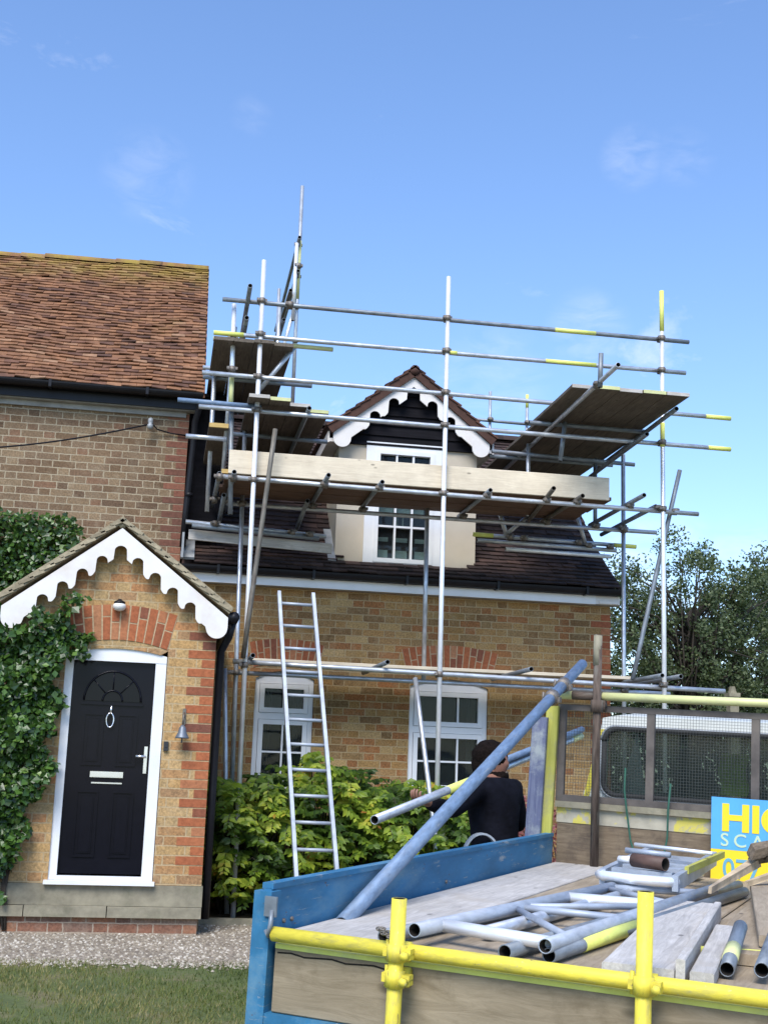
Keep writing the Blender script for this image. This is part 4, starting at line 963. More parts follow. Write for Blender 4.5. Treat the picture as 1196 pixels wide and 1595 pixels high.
sctube('brace', (4.05, 12.72, 5.15), (4.0, 12.72, 4.72), 'galv_dull')
# platforms at the left return
w4 = [(0.275+i*0.205, 0.275+(i+1)*0.205, random.uniform(-.03, .03)) for i in range(4)]
boards('b', w4, 12.52, 15.3, 5.665, 'board_dark')
w4 = [(0.655, 0.87, -0.05), (0.87, 1.085, 0.0), (1.085, 1.30, 0.16), (1.30, 1.515, 0.34)]
boards('b', w4, 12.42, 14.75, 5.045, 'board_dark', edge='pale_yellow')
mb = MB(); mb.plank((0.385, 12.62, 4.775), (0.385, 14.3, 4.775), (0.10, 0, 0), (0, 0, 0.038)); ob = mb.build('board', 'board_dark', SC)
e = MB(); e.box((0.288, 12.612, 4.772), (0.482, 12.64, 4.816)); e.build('board_end_band', 'board_gold', ob)
sctube('standard', (0.494, 12.68, 4.99), (0.466, 12.68, 6.12), 'galv_bright', [(0.475, 12.63, 5.72), (0.485, 12.63, 5.40)], ((0.02, 0.34, 'pale_yellow'),), bend=0)
sctube('standard', (0.46, 12.76, 4.30), (0.49, 12.76, 5.9), 'galv', bend=0)
sctube('standard', (0.555, 12.70, 3.9), (0.50, 12.70, 5.05), 'galv_dull', bend=0)
sctube('guard_rail', (0.60, 12.273, 6.18), (0.60, 15.2, 5.86), 'galv_dull')
sctube('guard_rail', (0.595, 12.50, 5.92), (0.595, 15.2, 5.80), 'galv_dull')
sctube('guard_rail', (-0.044, YF+0.02, 5.028), (0.80, YF+0.02, 5.022), 'blue_tube')
sctube('guard_rail', (0.062, YF+0.06, 4.668), (0.47, YF+0.06, 4.665), 'galv')
sctube('guard_rail', (0.20, 13.6, 5.70), (0.62, 13.6, 5.70), 'galv')
sctube('ledger', (0.21, YI, 5.62), (1.42, YI, 5.62), 'galv_dull'); sctube('ledger', (0.55, YI, 5.0), (1.62, YI, 4.99), 'galv_dull')
sctube('ledger', (0.21, 15.0, 5.62), (1.42, 15.0, 5.62), 'galv_dull')
sctube('standard', (0.345, 13.65, 4.1), (0.33, 13.65, 5.9), 'galv', bend=0)
sctube('transom', (1.28, 12.5, 5.015), (1.28, 14.6, 5.015), 'galv_dull')
sctube('standard', (1.374, 15.5, 5.4), (1.357, 15.5, 8.875), 'galv', [(1.36, 15.45, 7.75), (1.36, 15.45, 7.2), (1.365, 15.45, 6.75)], ((0.55, 0.78, 'pale_yellow'),), bend=0)
sctube('standard', (1.315, 15.44, 7.0), (1.32, 15.44, 8.05), 'galv_bright', bend=0)
sctube('standard', (1.15, 15.5, 5.7), (1.145, 15.5, 7.25), 'galv', bend=0)
sctube('standard', (1.30, 17.6, 6.6), (1.28, 17.6, 8.25), 'galv', bend=0)
sctube('guard_rail', (1.345, 15.38, 8.11), (1.345, 18.8, 8.03), 'galv_dull', [(1.345, 15.5, 8.05)])
sctube('guard_rail', (1.35, 15.40, 7.66), (1.35, 17.95, 7.68), 'galv_dull', [(1.35, 15.5, 7.62)])
sctube('guard_rail', (1.20, 15.38, 6.98), (1.20, 18.3, 7.0), 'galv_dull')
sctube('guard_rail', (1.26, 15.30, 7.35), (1.22, 18.3, 7.3), 'tube_brown')
sctube('brace', (1.34, 15.6, 7.2), (1.1, 16.0, 6.1), 'galv_bright')
# rear lift beyond the ridge
for x, zt_, s in ((4.815, 7.41, ()), (5.42, 7.41, ((0.9, 1.0, 'tube_yellow'),))): sctube('standard', (x, 19.0, 5.2), (x, 19.0, zt_), 'galv', [(x, 18.95, 6.94)], s, bend=0)
sctube('guard_rail', (4.2, 19.05, 6.95), (6.0, 19.05, 6.93), 'galv_dull'); sctube('guard_rail', (4.2, 19.05, 7.33), (5.9, 19.05, 7.31), 'galv_dull')
# tubes and planks lying over the lower roof
sctube('ledger', (0.13, 13.93, 4.03), (1.68, 13.93, 3.965), 'galv', [(0.45, 13.88, 4.02), (1.30, 13.88, 3.98), (1.5, 13.88, 3.97)])
sctube('ledger', (0.20, 13.90, 3.985), (1.60, 13.90, 3.93), 'galv_dull')
mb = MB(); mb.plank((0.17, 14.0, 3.905), (1.76, 14.0, 3.845), (0, 0.006, 0.058), (0, 0.036, 0)); mb.build('board', 'board_grey', SC)
sctube('ledger', (3.36, 13.93, 4.10), (5.30, 13.93, 4.08), 'galv', [(3.78, 13.88, 4.09), (3.95, 13.88, 4.09), (4.6, 13.88, 4.08), (4.72, 13.88, 4.05), (4.98, 13.88, 4.05)], ((0.0, 0.12, 'tube_yellow'), (0.86, 1.0, 'tube_yellow')))
sctube('ledger', (3.40, 13.90, 4.03), (5.05, 13.90, 4.015), 'galv'); sctube('ledger', (3.75, 13.96, 3.96), (5.0, 13.96, 3.95), 'galv_bright')
sctube('brace', (3.62, 13.8, 4.38), (3.75, 13.9, 4.08), 'galv'); sctube('brace', (4.0, 13.8, 4.36), (3.72, 13.9, 4.1), 'galv'); sctube('brace', (4.55, 13.8, 4.36), (4.68, 13.9, 4.06), 'galv')
for x in (0.50, 1.38): sctube('transom', (x, 13.2, 4.20), (x, 14.5, 4.06), 'galv_dull')

# ------------------------------------------------------------ ladder against the lower lift
LA = thing('ladder', 'long aluminium ladder leaning on the lower scaffold tubes beside the left ground floor window', 'ladder', (1.48, 11.5, 0))
def lad(z): q = z/3.15; return (11.38+(12.76-11.38)*q)
def lx(z): return 1.484-0.071*z
zs_, ze_ = 0.02, 3.15
for sgn in (-1, 1):
    mb = MB(); h = 0.172+0.0
    a = Vector((lx(zs_)+sgn*(h+.012), lad(zs_), zs_)); b = Vector((lx(ze_)+sgn*h, lad(ze_), ze_)); d = (b-a).normalized()
    nrm = Vector((0, -d.z, d.y)).normalized()
    mb.obox((a+b)/2, (b-a)/2, Vector((0.0165, 0, 0)), nrm*0.034); mb.build('stile', 'alu', LA)
k_ = 0; z = 0.25
while z < 3.1:
    mb = MB(); mb.tube((lx(z)-.175, lad(z), z), (lx(z)+.175, lad(z), z-.004), 0.016, 8, False); mb.build('rung', 'alu', LA); z += 0.232

# ------------------------------------------------------------ plants
# ivy over the left side of the porch
IV = thing('ivy', 'dense dark green ivy climbing the left side of the porch and wall', 'climbing plant', (-1.25, 11.6, 0.3))
def ivy():
    P = []; Nn = []
    def zone(xa, xb, za, zb, y, n, edge):
        c = 0
        while c < n:
            x = random.uniform(xa, xb); z = random.uniform(za, zb)
            if edge(x, z): continue
            th = 0.16*random.random()**0.6; bul = 0.05*math.sin(x*9+z*7)+0.05*math.sin(z*13-x*5)
            P.append((x, y-0.02-th-bul, z)); Nn.append((random.gauss(0, .3), -1, 0.55)); c += 1
    def rb(z):          # right boundary of the ivy beside the door frame
        e = 0.05*math.sin(z*11)+0.04*math.sin(z*23+1)+0.02*math.sin(z*51)
        if z > 2.45: return -0.80+e+(2.75-z)*0.3
        if z > 1.25: return -0.905+e*0.9+(0.03 if z > 2 else 0)
        return -0.95+(z-1.25)*0.30+e
    zone(-1.9, -0.6, 0.22, 2.52, YP, 12500, lambda x, z: x > rb(z) or z < 0.26+max(0, (x+1.20))*0.9)
    zone(-1.15, -0.50, 2.30, 2.90, YP, 620, lambda x, z: (x > -0.72+0.12*math.sin(z*9)) or z > 2.62+(x+1.15)*0.55+0.06*math.sin(x*21))
    P2 = []; 
    c = 0
    while c < 7600:    # upper left mass on the house wall behind the porch roof
        x = random.uniform(-2.4, -0.98); z = random.uniform(2.7, 4.08)
        if z > 4.04-0.07*math.sin(x*14)**2-0.03*math.sin(x*31) or x > -1.02+0.05*math.sin(z*17): continue
        if x > -1.3 and z > 4.06-(x+1.3)*0.25: continue
        P.append((x, YW-0.03-0.28*random.random()**0.7-0.04*math.sin(x*9+z*6), z)); Nn.append((random.gauss(0, .3), -1, 0.6)); c += 1
    leaves('leaves', 'ivy_leaf', P, Nn, 0.060*rng.uniform(.7, 1.25, len(P)), IV, spread=0.7, aspect=0.85)
    st = MB()
    for k in range(14):
        x = -1.25+random.uniform(-.3, .25); pts = []; z = 0.02
        while z < 2.5: pts.append((x, YP-0.03, z)); x += random.uniform(-.06, .04); z += 0.22
        st.path(pts, 0.012, 6)
    st.build('stems', 'bark', IV); st = MB()
    for k in range(8):
        x = -1.2-random.random()*.8; pts = [(x+random.uniform(-.05, .05), YW-.03, z*.25) for z in range(1, 16)]; st.path(pts, 0.012, 6)
    st.build('stems', 'bark', IV)
ivy()
BU = thing('bush', 'leafy yellow green shrub with arching pinnate leaves growing under the two lower windows', 'bush', (1.8, 13.2, 0))
def bush():
    P = []; Nn = []; S_ = []
    mods = []
    for _ in range(1300):
        u = random.random(); x = 0.42+u*2.95
        top = 1.45-0.30*max(0, (x-2.0))**1.3+0.10*math.sin(x*5)+0.05*math.sin(x*13)
        if x < 0.9: top -= (0.9-x)*0.55
        y0 = 12.30 if x > 0.6 else 12.72
        z = 0.20+(top-0.20)*random.random()**0.72; y = y0+(13.95-y0)*random.random()**1.3
        y += 0.5*max(0, z-0.9)
        if y > 14.1: y = 14.0
        a = random.uniform(-1.0, 1.0)-math.pi/2; el = random.uniform(-0.5, 0.55)
        d = Vector((math.cos(a)*math.cos(el), math.sin(a)*math.cos(el), math.sin(el))); p = Vector((x, y, z)); L = random.uniform(0.16, 0.30)
        side = d.cross(Vector((0, 0, 1))).normalized()
        n = 6
        for k in range(n):
            q = (k+1)/n; c = p+d*L*q+Vector((0, 0, -0.25*L*q*q))
            for s in (-1, 1):
                P.append(c); Nn.append((side*s*0.9+d*0.4, 0)); S_.append(0.098*(1.15-0.5*q))
        mods.append((p, d, L))
    # explicit leaf frames
    n = len(P); pts = np.array([tuple(p) for p in P]); t = np.array([tuple(a[0]) for a in Nn]); t[:, 2] -= 0.55
    t += rng.normal(0, .18, t.shape); t /= np.linalg.norm(t, axis=1)[:, None]
    up = np.tile([0, -1.0, 0.8], (n, 1))+rng.normal(0, .4, (n, 3)); b = np.cross(up, t); b /= np.linalg.norm(b, axis=1)[:, None]
    nn = np.cross(t, b); s = (np.array(S_)*rng.uniform(.8, 1.2, n))[:, None]; org = np.array(BU['_o']); Q = pts-org
    vs = np.stack([Q, Q+t*s*.45+b*s*.27+nn*s*.05, Q+t*s, Q+t*s*.45-b*s*.27+nn*s*.05], 1).reshape(-1, 3)
    me = fastmesh('leaves', vs, 4)
    grp = np.repeat(rng.beta(2, 2.2, n//12+1), 12)[:n]
    setattr_(me, 'rnd', 'FLOAT', 'FACE', np.clip(grp*.6+.4*(0.5+0.5*np.sin(pts[:, 0]*6+pts[:, 2]*8))+rng.normal(0, .10, n)-.08, 0, 1)); setattr_(me, 'tc', 'FLOAT_VECTOR', 'POINT', vs+org)
    me.materials.append(MATS['bush_leaf']); o = bpy.data.objects.new('leaves', me); COL.objects.link(o); o.parent = BU
    st = MB()
    for p, d, L in mods[::3]:
        base = Vector((min(3.2, max(.7, p.x+random.uniform(-.3, .3))), 13.35+random.uniform(-.3, .3), 0.0)); mid = (base+p)/2+Vector((0, .1, .15))
        st.path([base, mid, p, p+d*L*.9+Vector((0, 0, -0.2*L))], [0.012, 0.008, 0.005, 0.002], 5)
    st.build('stems', 'bark', BU)
bush()
kb = MB(); kb.box((0.46, 12.22, -0.01), (3.6, 12.30, 0.055)); tag(kb.build('stone_edging', 'sill_stone'), 'low stone edging in front of the bush bed', 'edging')

def crown(cx, cy, cz, rx, ry, rz, n, clumps, seed):
    r = np.random.default_rng(seed); P = []; Nn = []
    cc = []
    for _ in range(clumps):
        d = r.normal(0, 1, 3); d /= np.linalg.norm(d); q = r.uniform(0.25, 1.0)**0.6
        cc.append((d*q, r.uniform(0.10, 0.24)))
    per = n//clumps
    for d, s in cc:
        p = r.normal(0, 1, (per, 3)); p /= np.linalg.norm(p, axis=1)[:, None]; p *= (r.random(per)**0.45)[:, None]*s
        P.append((d+p)*[rx, ry, rz]+[cx, cy, cz]); Nn.append(p+np.array([0, -.1, .25]))
    return np.concatenate(P), np.concatenate(Nn), [np.array([cx, cy, cz])+d*[rx, ry, rz] for d, s in cc]
def tree(label, base, crowns, n, clumps, leaf, mat, seed, group=None, trunk_r=0.16):
    T = thing('tree', label, 'tree', base, group); PP = []; NN = []; ends = []
    for k, c in enumerate(crowns):
        p, nn, e = crown(*c, int(n*c[3]*c[5]/sum(x[3]*x[5] for x in crowns)), clumps, seed+k); PP.append(p); NN.append(nn); ends += e
    leaves('crown', mat, np.concatenate(PP), np.concatenate(NN), leaf, T, spread=0.5, aspect=0.6)
    tr = MB(); b = Vector(base); top = Vector(crowns[0][:3])
    tr.path([b, b.lerp(top, .35)+Vector((.1, 0, 0)), b.lerp(top, .7), top], [trunk_r, trunk_r*.8, trunk_r*.55, trunk_r*.25], 9)
    rr = random.Random(seed)
    for e in ends[::2]:
        s = b.lerp(top, rr.uniform(.3, .95)); e = Vector(e); tr.path([s, s.lerp(e, .5)+Vector((rr.uniform(-.2, .2), rr.uniform(-.2, .2), .15)), e], [trunk_r*.2, trunk_r*.10, trunk_r*.03], 6)
    tr.build('trunk', 'bark', T); return T
tree('loose leafed green tree with sky showing through, right of the cottage beyond the scaffold', (8.7, 20.5, 0),
     [(8.75, 20.5, 4.35, 1.3, 1.2, 1.35), (7.45, 20.3, 3.6, 0.95, 1.0, 1.6), (10.1, 20.8, 3.9, 1.1, 1.1, 1.5), (8.9, 20.6, 2.7, 1.9, 1.2, 1.0)], 44000, 95, 0.066, 'tree_leaf', 11)
tree('tree at the right edge of the view, its outer sprays of leaves against the sky', (12.2, 23.5, 0),
     [(12.3, 23.4, 4.8, 1.4, 1.2, 1.4), (11.6, 23.2, 3.3, 1.6, 1.3, 1.6)], 20000, 70, 0.078, 'tree_leaf', 31)
HG = thing('hedge', 'dense dark hedge across the back of the plot behind the tree', 'hedge', (10, 24, 0))
def hedge():
    n = 26000; x = rng.uniform(5.0, 19.0, n); top = 2.75+0.25*np.sin(x*1.7)+0.12*np.sin(x*4.1+1)-0.25*np.exp(-((x-12.6)/0.5)**2)
    z = top*rng.random(n)**0.6; y = 23.6+rng.random(n)*0.9+0.15*np.sin(x*5+z*4)
    leaves('foliage', 'hedge_leaf', np.stack([x, y, z], 1), np.tile([0, -1, .5], (n, 1)), 0.12, HG, spread=.6)
    c = MB()
    for k in range(30): c.path([(5.2+k*.48, 24.2, 0), (5.2+k*.48+random.uniform(-.2, .2), 24.2, 2.3)], [0.05, 0.02], 6)
    c.build('stems', 'bark', HG)
hedge()
RS = thing('red_shrub', 'low red leaved shrub by the cottage corner behind the man', 'shrub', (4.3, 13.3, 0))
n_ = 3600; x_ = rng.uniform(3.35, 5.3, n_); z_ = rng.random(n_)**.7*(1.12+.1*np.sin(x_*7)); y_ = 12.9+rng.random(n_)*.8+.1*np.sin(x_*8)
leaves('foliage', 'red_leaf', np.stack([x_, y_, z_], 1), np.tile([0, -1, .5], (n_, 1)), 0.055, RS, spread=.6)
st = MB()
for k in range(12): st.path([(3.9+k*.1, 13.3, 0), (3.5+k*.15, 13.3, .9)], [0.014, 0.005], 5)
st.build('stems', 'bark', RS)

# ------------------------------------------------------------ truck
h_, p_, r_ = R(33), R(1.2), R(2.0)
a_ = Vector((math.sin(h_), math.cos(h_), 0)); b_ = Vector((math.cos(h_), -math.sin(h_), 0)); z_up = Vector((0, 0, 1))
a2 = a_*math.cos(p_)+z_up*math.sin(p_); z2 = z_up*math.cos(p_)-a_*math.sin(p_)
b2 = b_*math.cos(r_)-z2*math.sin(r_); z3 = b_*math.sin(r_)+z2*math.cos(r_)
TO = Vector((.42, 4.5, .80))
TX = Matrix(((b2.x, a2.x, z3.x, TO.x), (b2.y, a2.y, z3.y, TO.y), (b2.z, a2.z, z3.z, TO.z), (0, 0, 0, 1)))
TK = thing('flatbed_truck', 'blue sided flatbed scaffold lorry with yellow tailgate tubes and white cab, parked in front', 'truck', tuple(TX @ Vector((1.0, 1.7, -0.8))))
WT = 2.08; HB = 3.5
def T(): return MB(TX)
m = T(); m.plank((0.18, 0.02, 0.02), (0.18, 3.46, 0.02), (0.175, 0, 0), (0, 0, 0.04)); m.build('bed_board', 'board_grey', TK)
for k_ in range(4):
    a = 0.36+k_*0.43; m = T(); m.plank((a+.21, 0.02, 0.018), (a+.21, 3.46, 0.018), (0.211, 0, 0), (0, 0, 0.038)); m.build('bed_board', 'board_tan', TK)
m = T(); m.box((-0.01, 0.035, -0.10), (WT+.01, 3.48, 0.012))
m.box((0.5, .04, -.28), (0.62, 4.9, -.11)); m.box((1.45, .04, -.28), (1.57, 4.9, -.11)); m.build('chassis', 'frame_brown', TK)
for xs_, nm in ((-0.045, 'L'), (WT+0.015, 'R')):
    m = T(); m.box((xs_, 0.0, -0.06), (xs_+.03, 3.47, 0.205)); m.box((xs_-.006, 0.0, .203), (xs_+.036, 3.47, .222)); m.box((xs_-.008, 0, -.06), (xs_+.0, 3.47, -.02)); m.build('side_board', 'blue_paint', TK)
for x in (-0.062, WT-0.002):
    m = T(); m.box((x, -0.035, -0.46), (x+.066, 0.035, 0.198)); m.build('corner_post', 'blue_paint', TK)
m = T(); m.path([(0.015, -.045, .14), (0.022, -.062, .10), (0.014, -.06, .06), (.0, -.05, .075)], 0.008, 6); m.box((-.015, -.045, .12), (.03, -.036, .185)); m.build('latch', 'galv_dull', TK)
m = T(); m.plank((0.02, -0.010, -0.080), (WT, -0.010, -0.080), (0, 0, 0.108), (0, 0.036, 0)); m.build('tailgate_board', 'board_tail', TK)
m = T(); m.box((0.02, -.0125, .017), (WT, -.009, .030)); m.box((.02, -.0125, .0295), (WT, .026, .032)); m.build('tailgate_yellow_edge', 'tube_yellow', TK)
m = T(); m.path([(.03+.05*i, -.0112, .004-.004*i*.12+.004*math.sin(i*2.1)) for i in range(10)], .0028, 5); m.build('board_split', 'tube_inside', TK)
m = T()
for y in (.10, .16, 1.7): m.tube((-.02, y, .09), (-.008, y, .09), .008, 8, False)
m.build('bolts', 'coupler_steel', TK, )
m = T(); m.box((-0.06, -.03, -.34), (WT+.06, .03, -.19)); m.build('tail_rail', 'blue_paint', TK)
m = T(); m.tube((0.022, -.038, .066), (WT+.02, -.038, .066), 0.0245, 16, True); m.build('tailgate_tube', 'bright_yellow', TK)
def tcoup(par, x, z, y=-.075):
    m = T(); m.tube((x, y, z-.026), (x, y, z+.026), .0315, 14, False); m.tube((x-.03, y+.045, z), (x+.03, y+.045, z), .0315, 14, False)
    m.box((x+.028, y-.012, z-.016), (x+.052, y+.022, z+.016)); m.tube((x+.045, y-.05, z), (x+.045, y+.02, z), .008, 8, False); m.lathe((x+.045, y-.055, z), [(0, .014), (.018, .014)], 6, (0, 1, 0))
    m.box((x-.047, y+.0, z-.014), (x-.028, y+.035, z+.014)); m.tube((x-.038, y+.02, z-.03), (x-.038, y+.02, z+.035), .007, 8, False); m.build('coupler', 'bright_yellow', par)
for x, zt_ in ((0.487, 0.232), (1.268, 0.332)):
    m = T(); m.tube((x, -.085, -.62), (x, -.085, zt_), .0245, 16, True); o = m.build('tailgate_post', 'bright_yellow', TK); tcoup(o, x, .066, -.085); 
    if x < 1: tcoup(o, x, -.012, -.085)
m = T()
for i in range(9):
    q = i/8; c = Vector((.415+.075*q, -.06-.035*q, .128-.022*q+.006*math.sin(i*2)))
    m.path([c+Vector((.012*math.cos(a), .005*math.sin(a)*(i % 2), .006*math.sin(a)*(1 if i % 2 == 0 else .5))) for a in [6.283*j/10 for j in range(11)]], .0028, 5)
m.build('chain', 'coupler_steel', TK)
# headboard
m = T(); m.box((0.0, HB, 0.03), (WT, HB+.02, .285)); m.build('osb_panel', 'osb', TK)
m = T(); m.box((-.005, HB-.004, .286), (WT, HB+.02, .372)); m.build('headboard_panel', 'cream_steel', TK)
m = T(); m.box((-.01, HB-.03, .373), (WT+.01, HB+.03, .408)); m.build('headboard_shelf', 'sill_stone', TK)
m = T(); m.box((-.01, HB-.02, .409), (WT+.01, HB+.02, .445)); m.box((-.01, HB-.02, .935), (WT+.01, HB+.02, .97))
for x in (-.01, .515, 1.10, 1.62, WT-.03): m.box((x, HB-.018, .445), (x+.045, HB+.018, .935))
m.build('headboard_frame', 'frame_brown', TK)
m = T(); s = .0165
x = 0.03
while x < WT-.03: m.box((x, HB+.0195, .44), (x+.0016, HB+.0211, .94)); x += s
z = .45
while z < .935: m.box((.0, HB+.0212, z), (WT, HB+.0228, z+.0016)); z += s
m.build('wire_mesh', 'mesh_wire', TK)
m = T(); m.tube((.0, HB-.05, 1.022), (WT+.1, HB-.05, 1.03), .0242, 14); o = m.build('headboard_tube', 'pale_yellow', TK)
m = T(); m.tube((.08, HB-.05, 1.0222), (.26, HB-.05, 1.0232), .0252, 14, False); m.build('rust_band', 'rust_tube', o)
m = T(); m.tube((.250, HB-.09, .045), (.233, HB-.09, 1.38), .0242, 14); o = m.build('headboard_post', 'rust_tube', TK)
m = T(); m.tube((.233, HB-.09, 1.20), (.233, HB-.09, 1.375), .0250, 14, False); m.build('painted_band', 'sill_stone', o)
m = T(); m.tube((.238, HB-.09, .93), (.238, HB-.09, 1.0), .037, 12, False); m.tube((.2, HB-.05, .97), (.28, HB-.05, .97), .034, 12, False); m.build('coupler', 'rust_tube', o)
m = T(); m.tube((2.0, HB-.09, .04), (2.0, HB-.09, 1.38), .0242, 14); m.build('headboard_post', 'rust_tube', TK)
# cab
def cab():
    y0, y1 = 4.02, 5.75; zt_ = .93; zb = -.35; x0, x1 = .06, 2.02
    def ring(y, ins, top): return [(x0-.03, y, zb), (x0-.05, y, .38), (x0+.05+ins, y, top-.10), (x0+.16+ins, y, top), (x1-.16-ins, y, top), (x1-.05-ins, y, top-.10), (x1+.05, y, .38), (x1+.03, y, zb)]
    m = T(); A = [ring(y0, 0, zt_), ring(y0+.5, 0, zt_+.03), ring(y0+1.0, .02, zt_+.02), ring(y1-.25, .05, .40), ring(y1+.25, .05, .28), ring(y1+.3, .05, .0)]
    A[3] = [(x0-.03, y1-.15, zb), (x0-.03, y1-.15, .36), (x0+.02, y1-.15, .39), (x0+.2, y1-.15, .41), (x1-.2, y1-.15, .41), (x1-.02, y1-.15, .39), (x1+.03, y1-.15, .36), (x1+.03, y1-.15, zb)]
    vs = [p for r in A for p in r]; n = 8; fs = []
    for k in range(len(A)-1):
        for i in range(n-1):
            if k == 2 and 2 <= i <= 4: continue      # windscreen opening
            if k in (0, 1) and i in (1, 5): continue    # side windows
            fs.append([k*n+i, k*n+i+1, k*n+n+i+1, k*n+n+i])
    fs.append([(len(A)-1)*n+i for i in range(n)])
    m.add(vs, fs)
    # rear wall round the window opening
    wx0, wx1, wz0, wz1 = .16, 1.92, .455, .835
    m.box((x0-.04, y0-.01, zb), (x1+.04, y0+.03, wz0)); m.prism([(x0-.05, .38), (wx0, .38), (wx0, wz1+.0), (x0+.07, wz1)], y0-.012, y0+.03); m.prism([(x1+.05, .38), (wx1, .38), (wx1, wz1), (x1-.07, wz1)], y0-.012, y0+.03)
    m.prism([(x0+.06, wz1), (x1-.06, wz1), (x1-.07, zt_-.02), (x1-.16, zt_+.0), (x0+.16, zt_), (x0+.07, zt_-.02)], y0-.014, y0+.03)
    c = m.build('cab', 'cab_white', TK)
    g = T(); g.box((wx0, y0+.0, wz0), (wx1, y0+.006, wz1)); g.build('rear_window', 'cab_glass', c)
    g = T(); pts = []
    for ax, az, aa in ((wx0+.07, wz1-.07, 180), (wx1-.07, wz1-.07, 90), (wx1-.07, wz0+.07, 0), (wx0+.07, wz0+.07, -90)):
        for i in range(7):
            a = R(aa-i*15); pts.append((ax+.085*math.cos(a), y0-.018, az+.085*math.sin(a)))
    pts.append(pts[0]); g.path(pts, .018, 8); g.build('window_seal', 'rubber', c)
    g = T(); pts2 = [(x, y-.006, z) for x, y, z in pts]; g.path([( (x-1.04)*1.02+1.04, y, (z-.645)*1.06+.645) for x, y, z in pts2], .008, 6); g.build('window_trim', 'lead', c)
    g = T(); v = [A[2][i] for i in (2, 3, 4, 5)]+[A[3][i] for i in (2, 3, 4, 5)]; g.add(v, [[0, 1, 5, 4], [1, 2, 6, 5], [2, 3, 7, 6]]); g.build('windscreen', 'cab_glass', c)
    for i0, i1, k0 in ((1, 2, 0), (5, 6, 0)):
        g = T(); v = [A[0][i0], A[0][i1], A[1][i1], A[1][i0], A[2][i0], A[2][i1]]; g.add(v, [[0, 1, 2, 3], [3, 2, 5, 4]]); g.build('side_window', 'cab_glass', c)
    g = T(); g.prism([(x0-.045, .385), (x0-.01, .385), (x0+.085, .84), (x0+.055, .84)], y0-.0165, y0-.0125); g.build('yellow_stripe', 'bright_yellow', c)
    g = T()
    for x in (.35, 1.15): g.box((x, y0+.35, -.2), (x+.55, y0+.5, .46)); g.box((x+.15, y0+.38, .46), (x+.40, y0+.46, .62)); g.box((x, y0+.35, -.1), (x+.55, y0+.95, .02))
    g.build('seats', 'seat_cloth', c)
    g = T(); g.path([(1.45+.17*math.cos(i*.4488), y0+1.05+.05*math.sin(i*.4488), .42+.16*math.sin(i*.4488)) for i in range(15)], .013, 8); g.build('steering_wheel', 'black_plastic', c)
    for x in (.0, 1.80):
        for y in (.75, 4.95):
            w = T(); w.lathe((x+.02, y, -.47), [(0, .20), (.01, .30), (.04, .33), (.20, .33), (.23, .30), (.24, .2)], 26, (1, 0, 0)); wo_ = w.build('wheel', 'rubber', TK)
            w = T(); w.lathe((x+.012 if x < 1 else x+.17, y, -.47), [(0, .03), (.01, .17), (.05, .19), (.08, .19), (.09, .15)], 20, (1, 0, 0)); w.build('rim', 'galv_dull', wo_)
cab()
hv = T(); vs = []
for i in range(13):
    for j in range(9):
        vs.append((.80+i*.014+.01*math.sin(j), 4.33+.02*math.sin(i*1.3)+.012*math.sin(j*1.1), .48+j*.032))
hv.add(vs, [[i*9+j, i*9+j+1, i*9+j+10, i*9+j+9] for i in range(12) for j in range(8)], smooth=True)
tag(hv.build('hi_vis_jacket', 'hi_vis', fixn=False), 'lime hi vis jacket hanging behind the cab rear window', 'jacket')
# ------------------------------------------------------------ load on the truck
LB = thing('lattice_beam', 'silver aluminium lattice beam lying on the truck bed behind the yellow tailgate', 'beam', tuple(TX @ Vector((.75, 1.2, .06))))
c0a, c0b = Vector((.487, .06, .118)), Vector((.69, 2.15, .105)); c1a, c1b = Vector((.925, .07, .118)), Vector((1.075, 2.40, .105))
for a, b in ((c0a, c0b), (c1a, c1b)):
    m = T(); m.tube(a, b, .0242, 16); m.build('chord', 'alu', LB)
for q0, q1, rr in ((.09, .03, .022), (.42, .38, .014), (.66, .62, .022), (.93, .90, .016)):
    m = T(); m.tube(c0a.lerp(c0b, q0), c1a.lerp(c1b, q1), rr, 12, False); m.build('cross_bar', 'galv_bright' if rr > .02 else 'alu', LB)
for q0, q1 in ((.40, .10), (.44, .60), (.90, .66)):
    m = T(); m.tube(c0a.lerp(c0b, q0), c1a.lerp(c1b, q1), .013, 10, False); m.build('diagonal', 'alu', LB)
def ltube(a, b, mat, label, r=.0242, group='loose scaffold tubes on the truck bed'):
    m = T(); m.tube(a, b, r, 14); o = m.build('scaffold_tube', mat); tag(o, label, 'tube', group); return o
o = ltube((.80, .05, .0875), (1.12, 2.9, .086), 'galv_dull', 'dull grey tube under the right chord of the lattice beam')
o = ltube((.93, .10, .0865), (1.19, 2.6, .086), 'galv_dull', 'dull tube with a yellow band lying between the lattice beam and the planks')
m = T(); m.tube((.958, .38, .0865), (1.02, .98, .0865), .0256, 14, False); m.build('painted_band', 'tube_yellow', o)
ltube((.38, .06, .0865), (.78, 3.2, .086), 'galv_dull', 'grey tube lying left of the lattice beam on the pale board')
ltube((.62, .4, .0865), (.86, 3.3, .086), 'galv', 'grey tube lying under the middle of the lattice beam')
o = ltube((1.455, .25, .088), (1.43, .72, .16), 'galv_dull', 'short tube with a pale yellow sleeve at the lower right of the truck bed')
m = T(); m.tube((1.449, .35, .103), (1.443, .47, .1217), .0256, 14, False); m.build('painted_band', 'pale_yellow', o)
ltube((1.56, .24, .10), (1.53, .95, .15), 'galv_dull', 'short grey tube at the far lower right of the truck bed')
rd_ = ltube((1.30, .60, .084), (1.62, .72, .084), 'tube_yellow', 'yellow bar lying crosswise on the truck bed at right', r=.014)
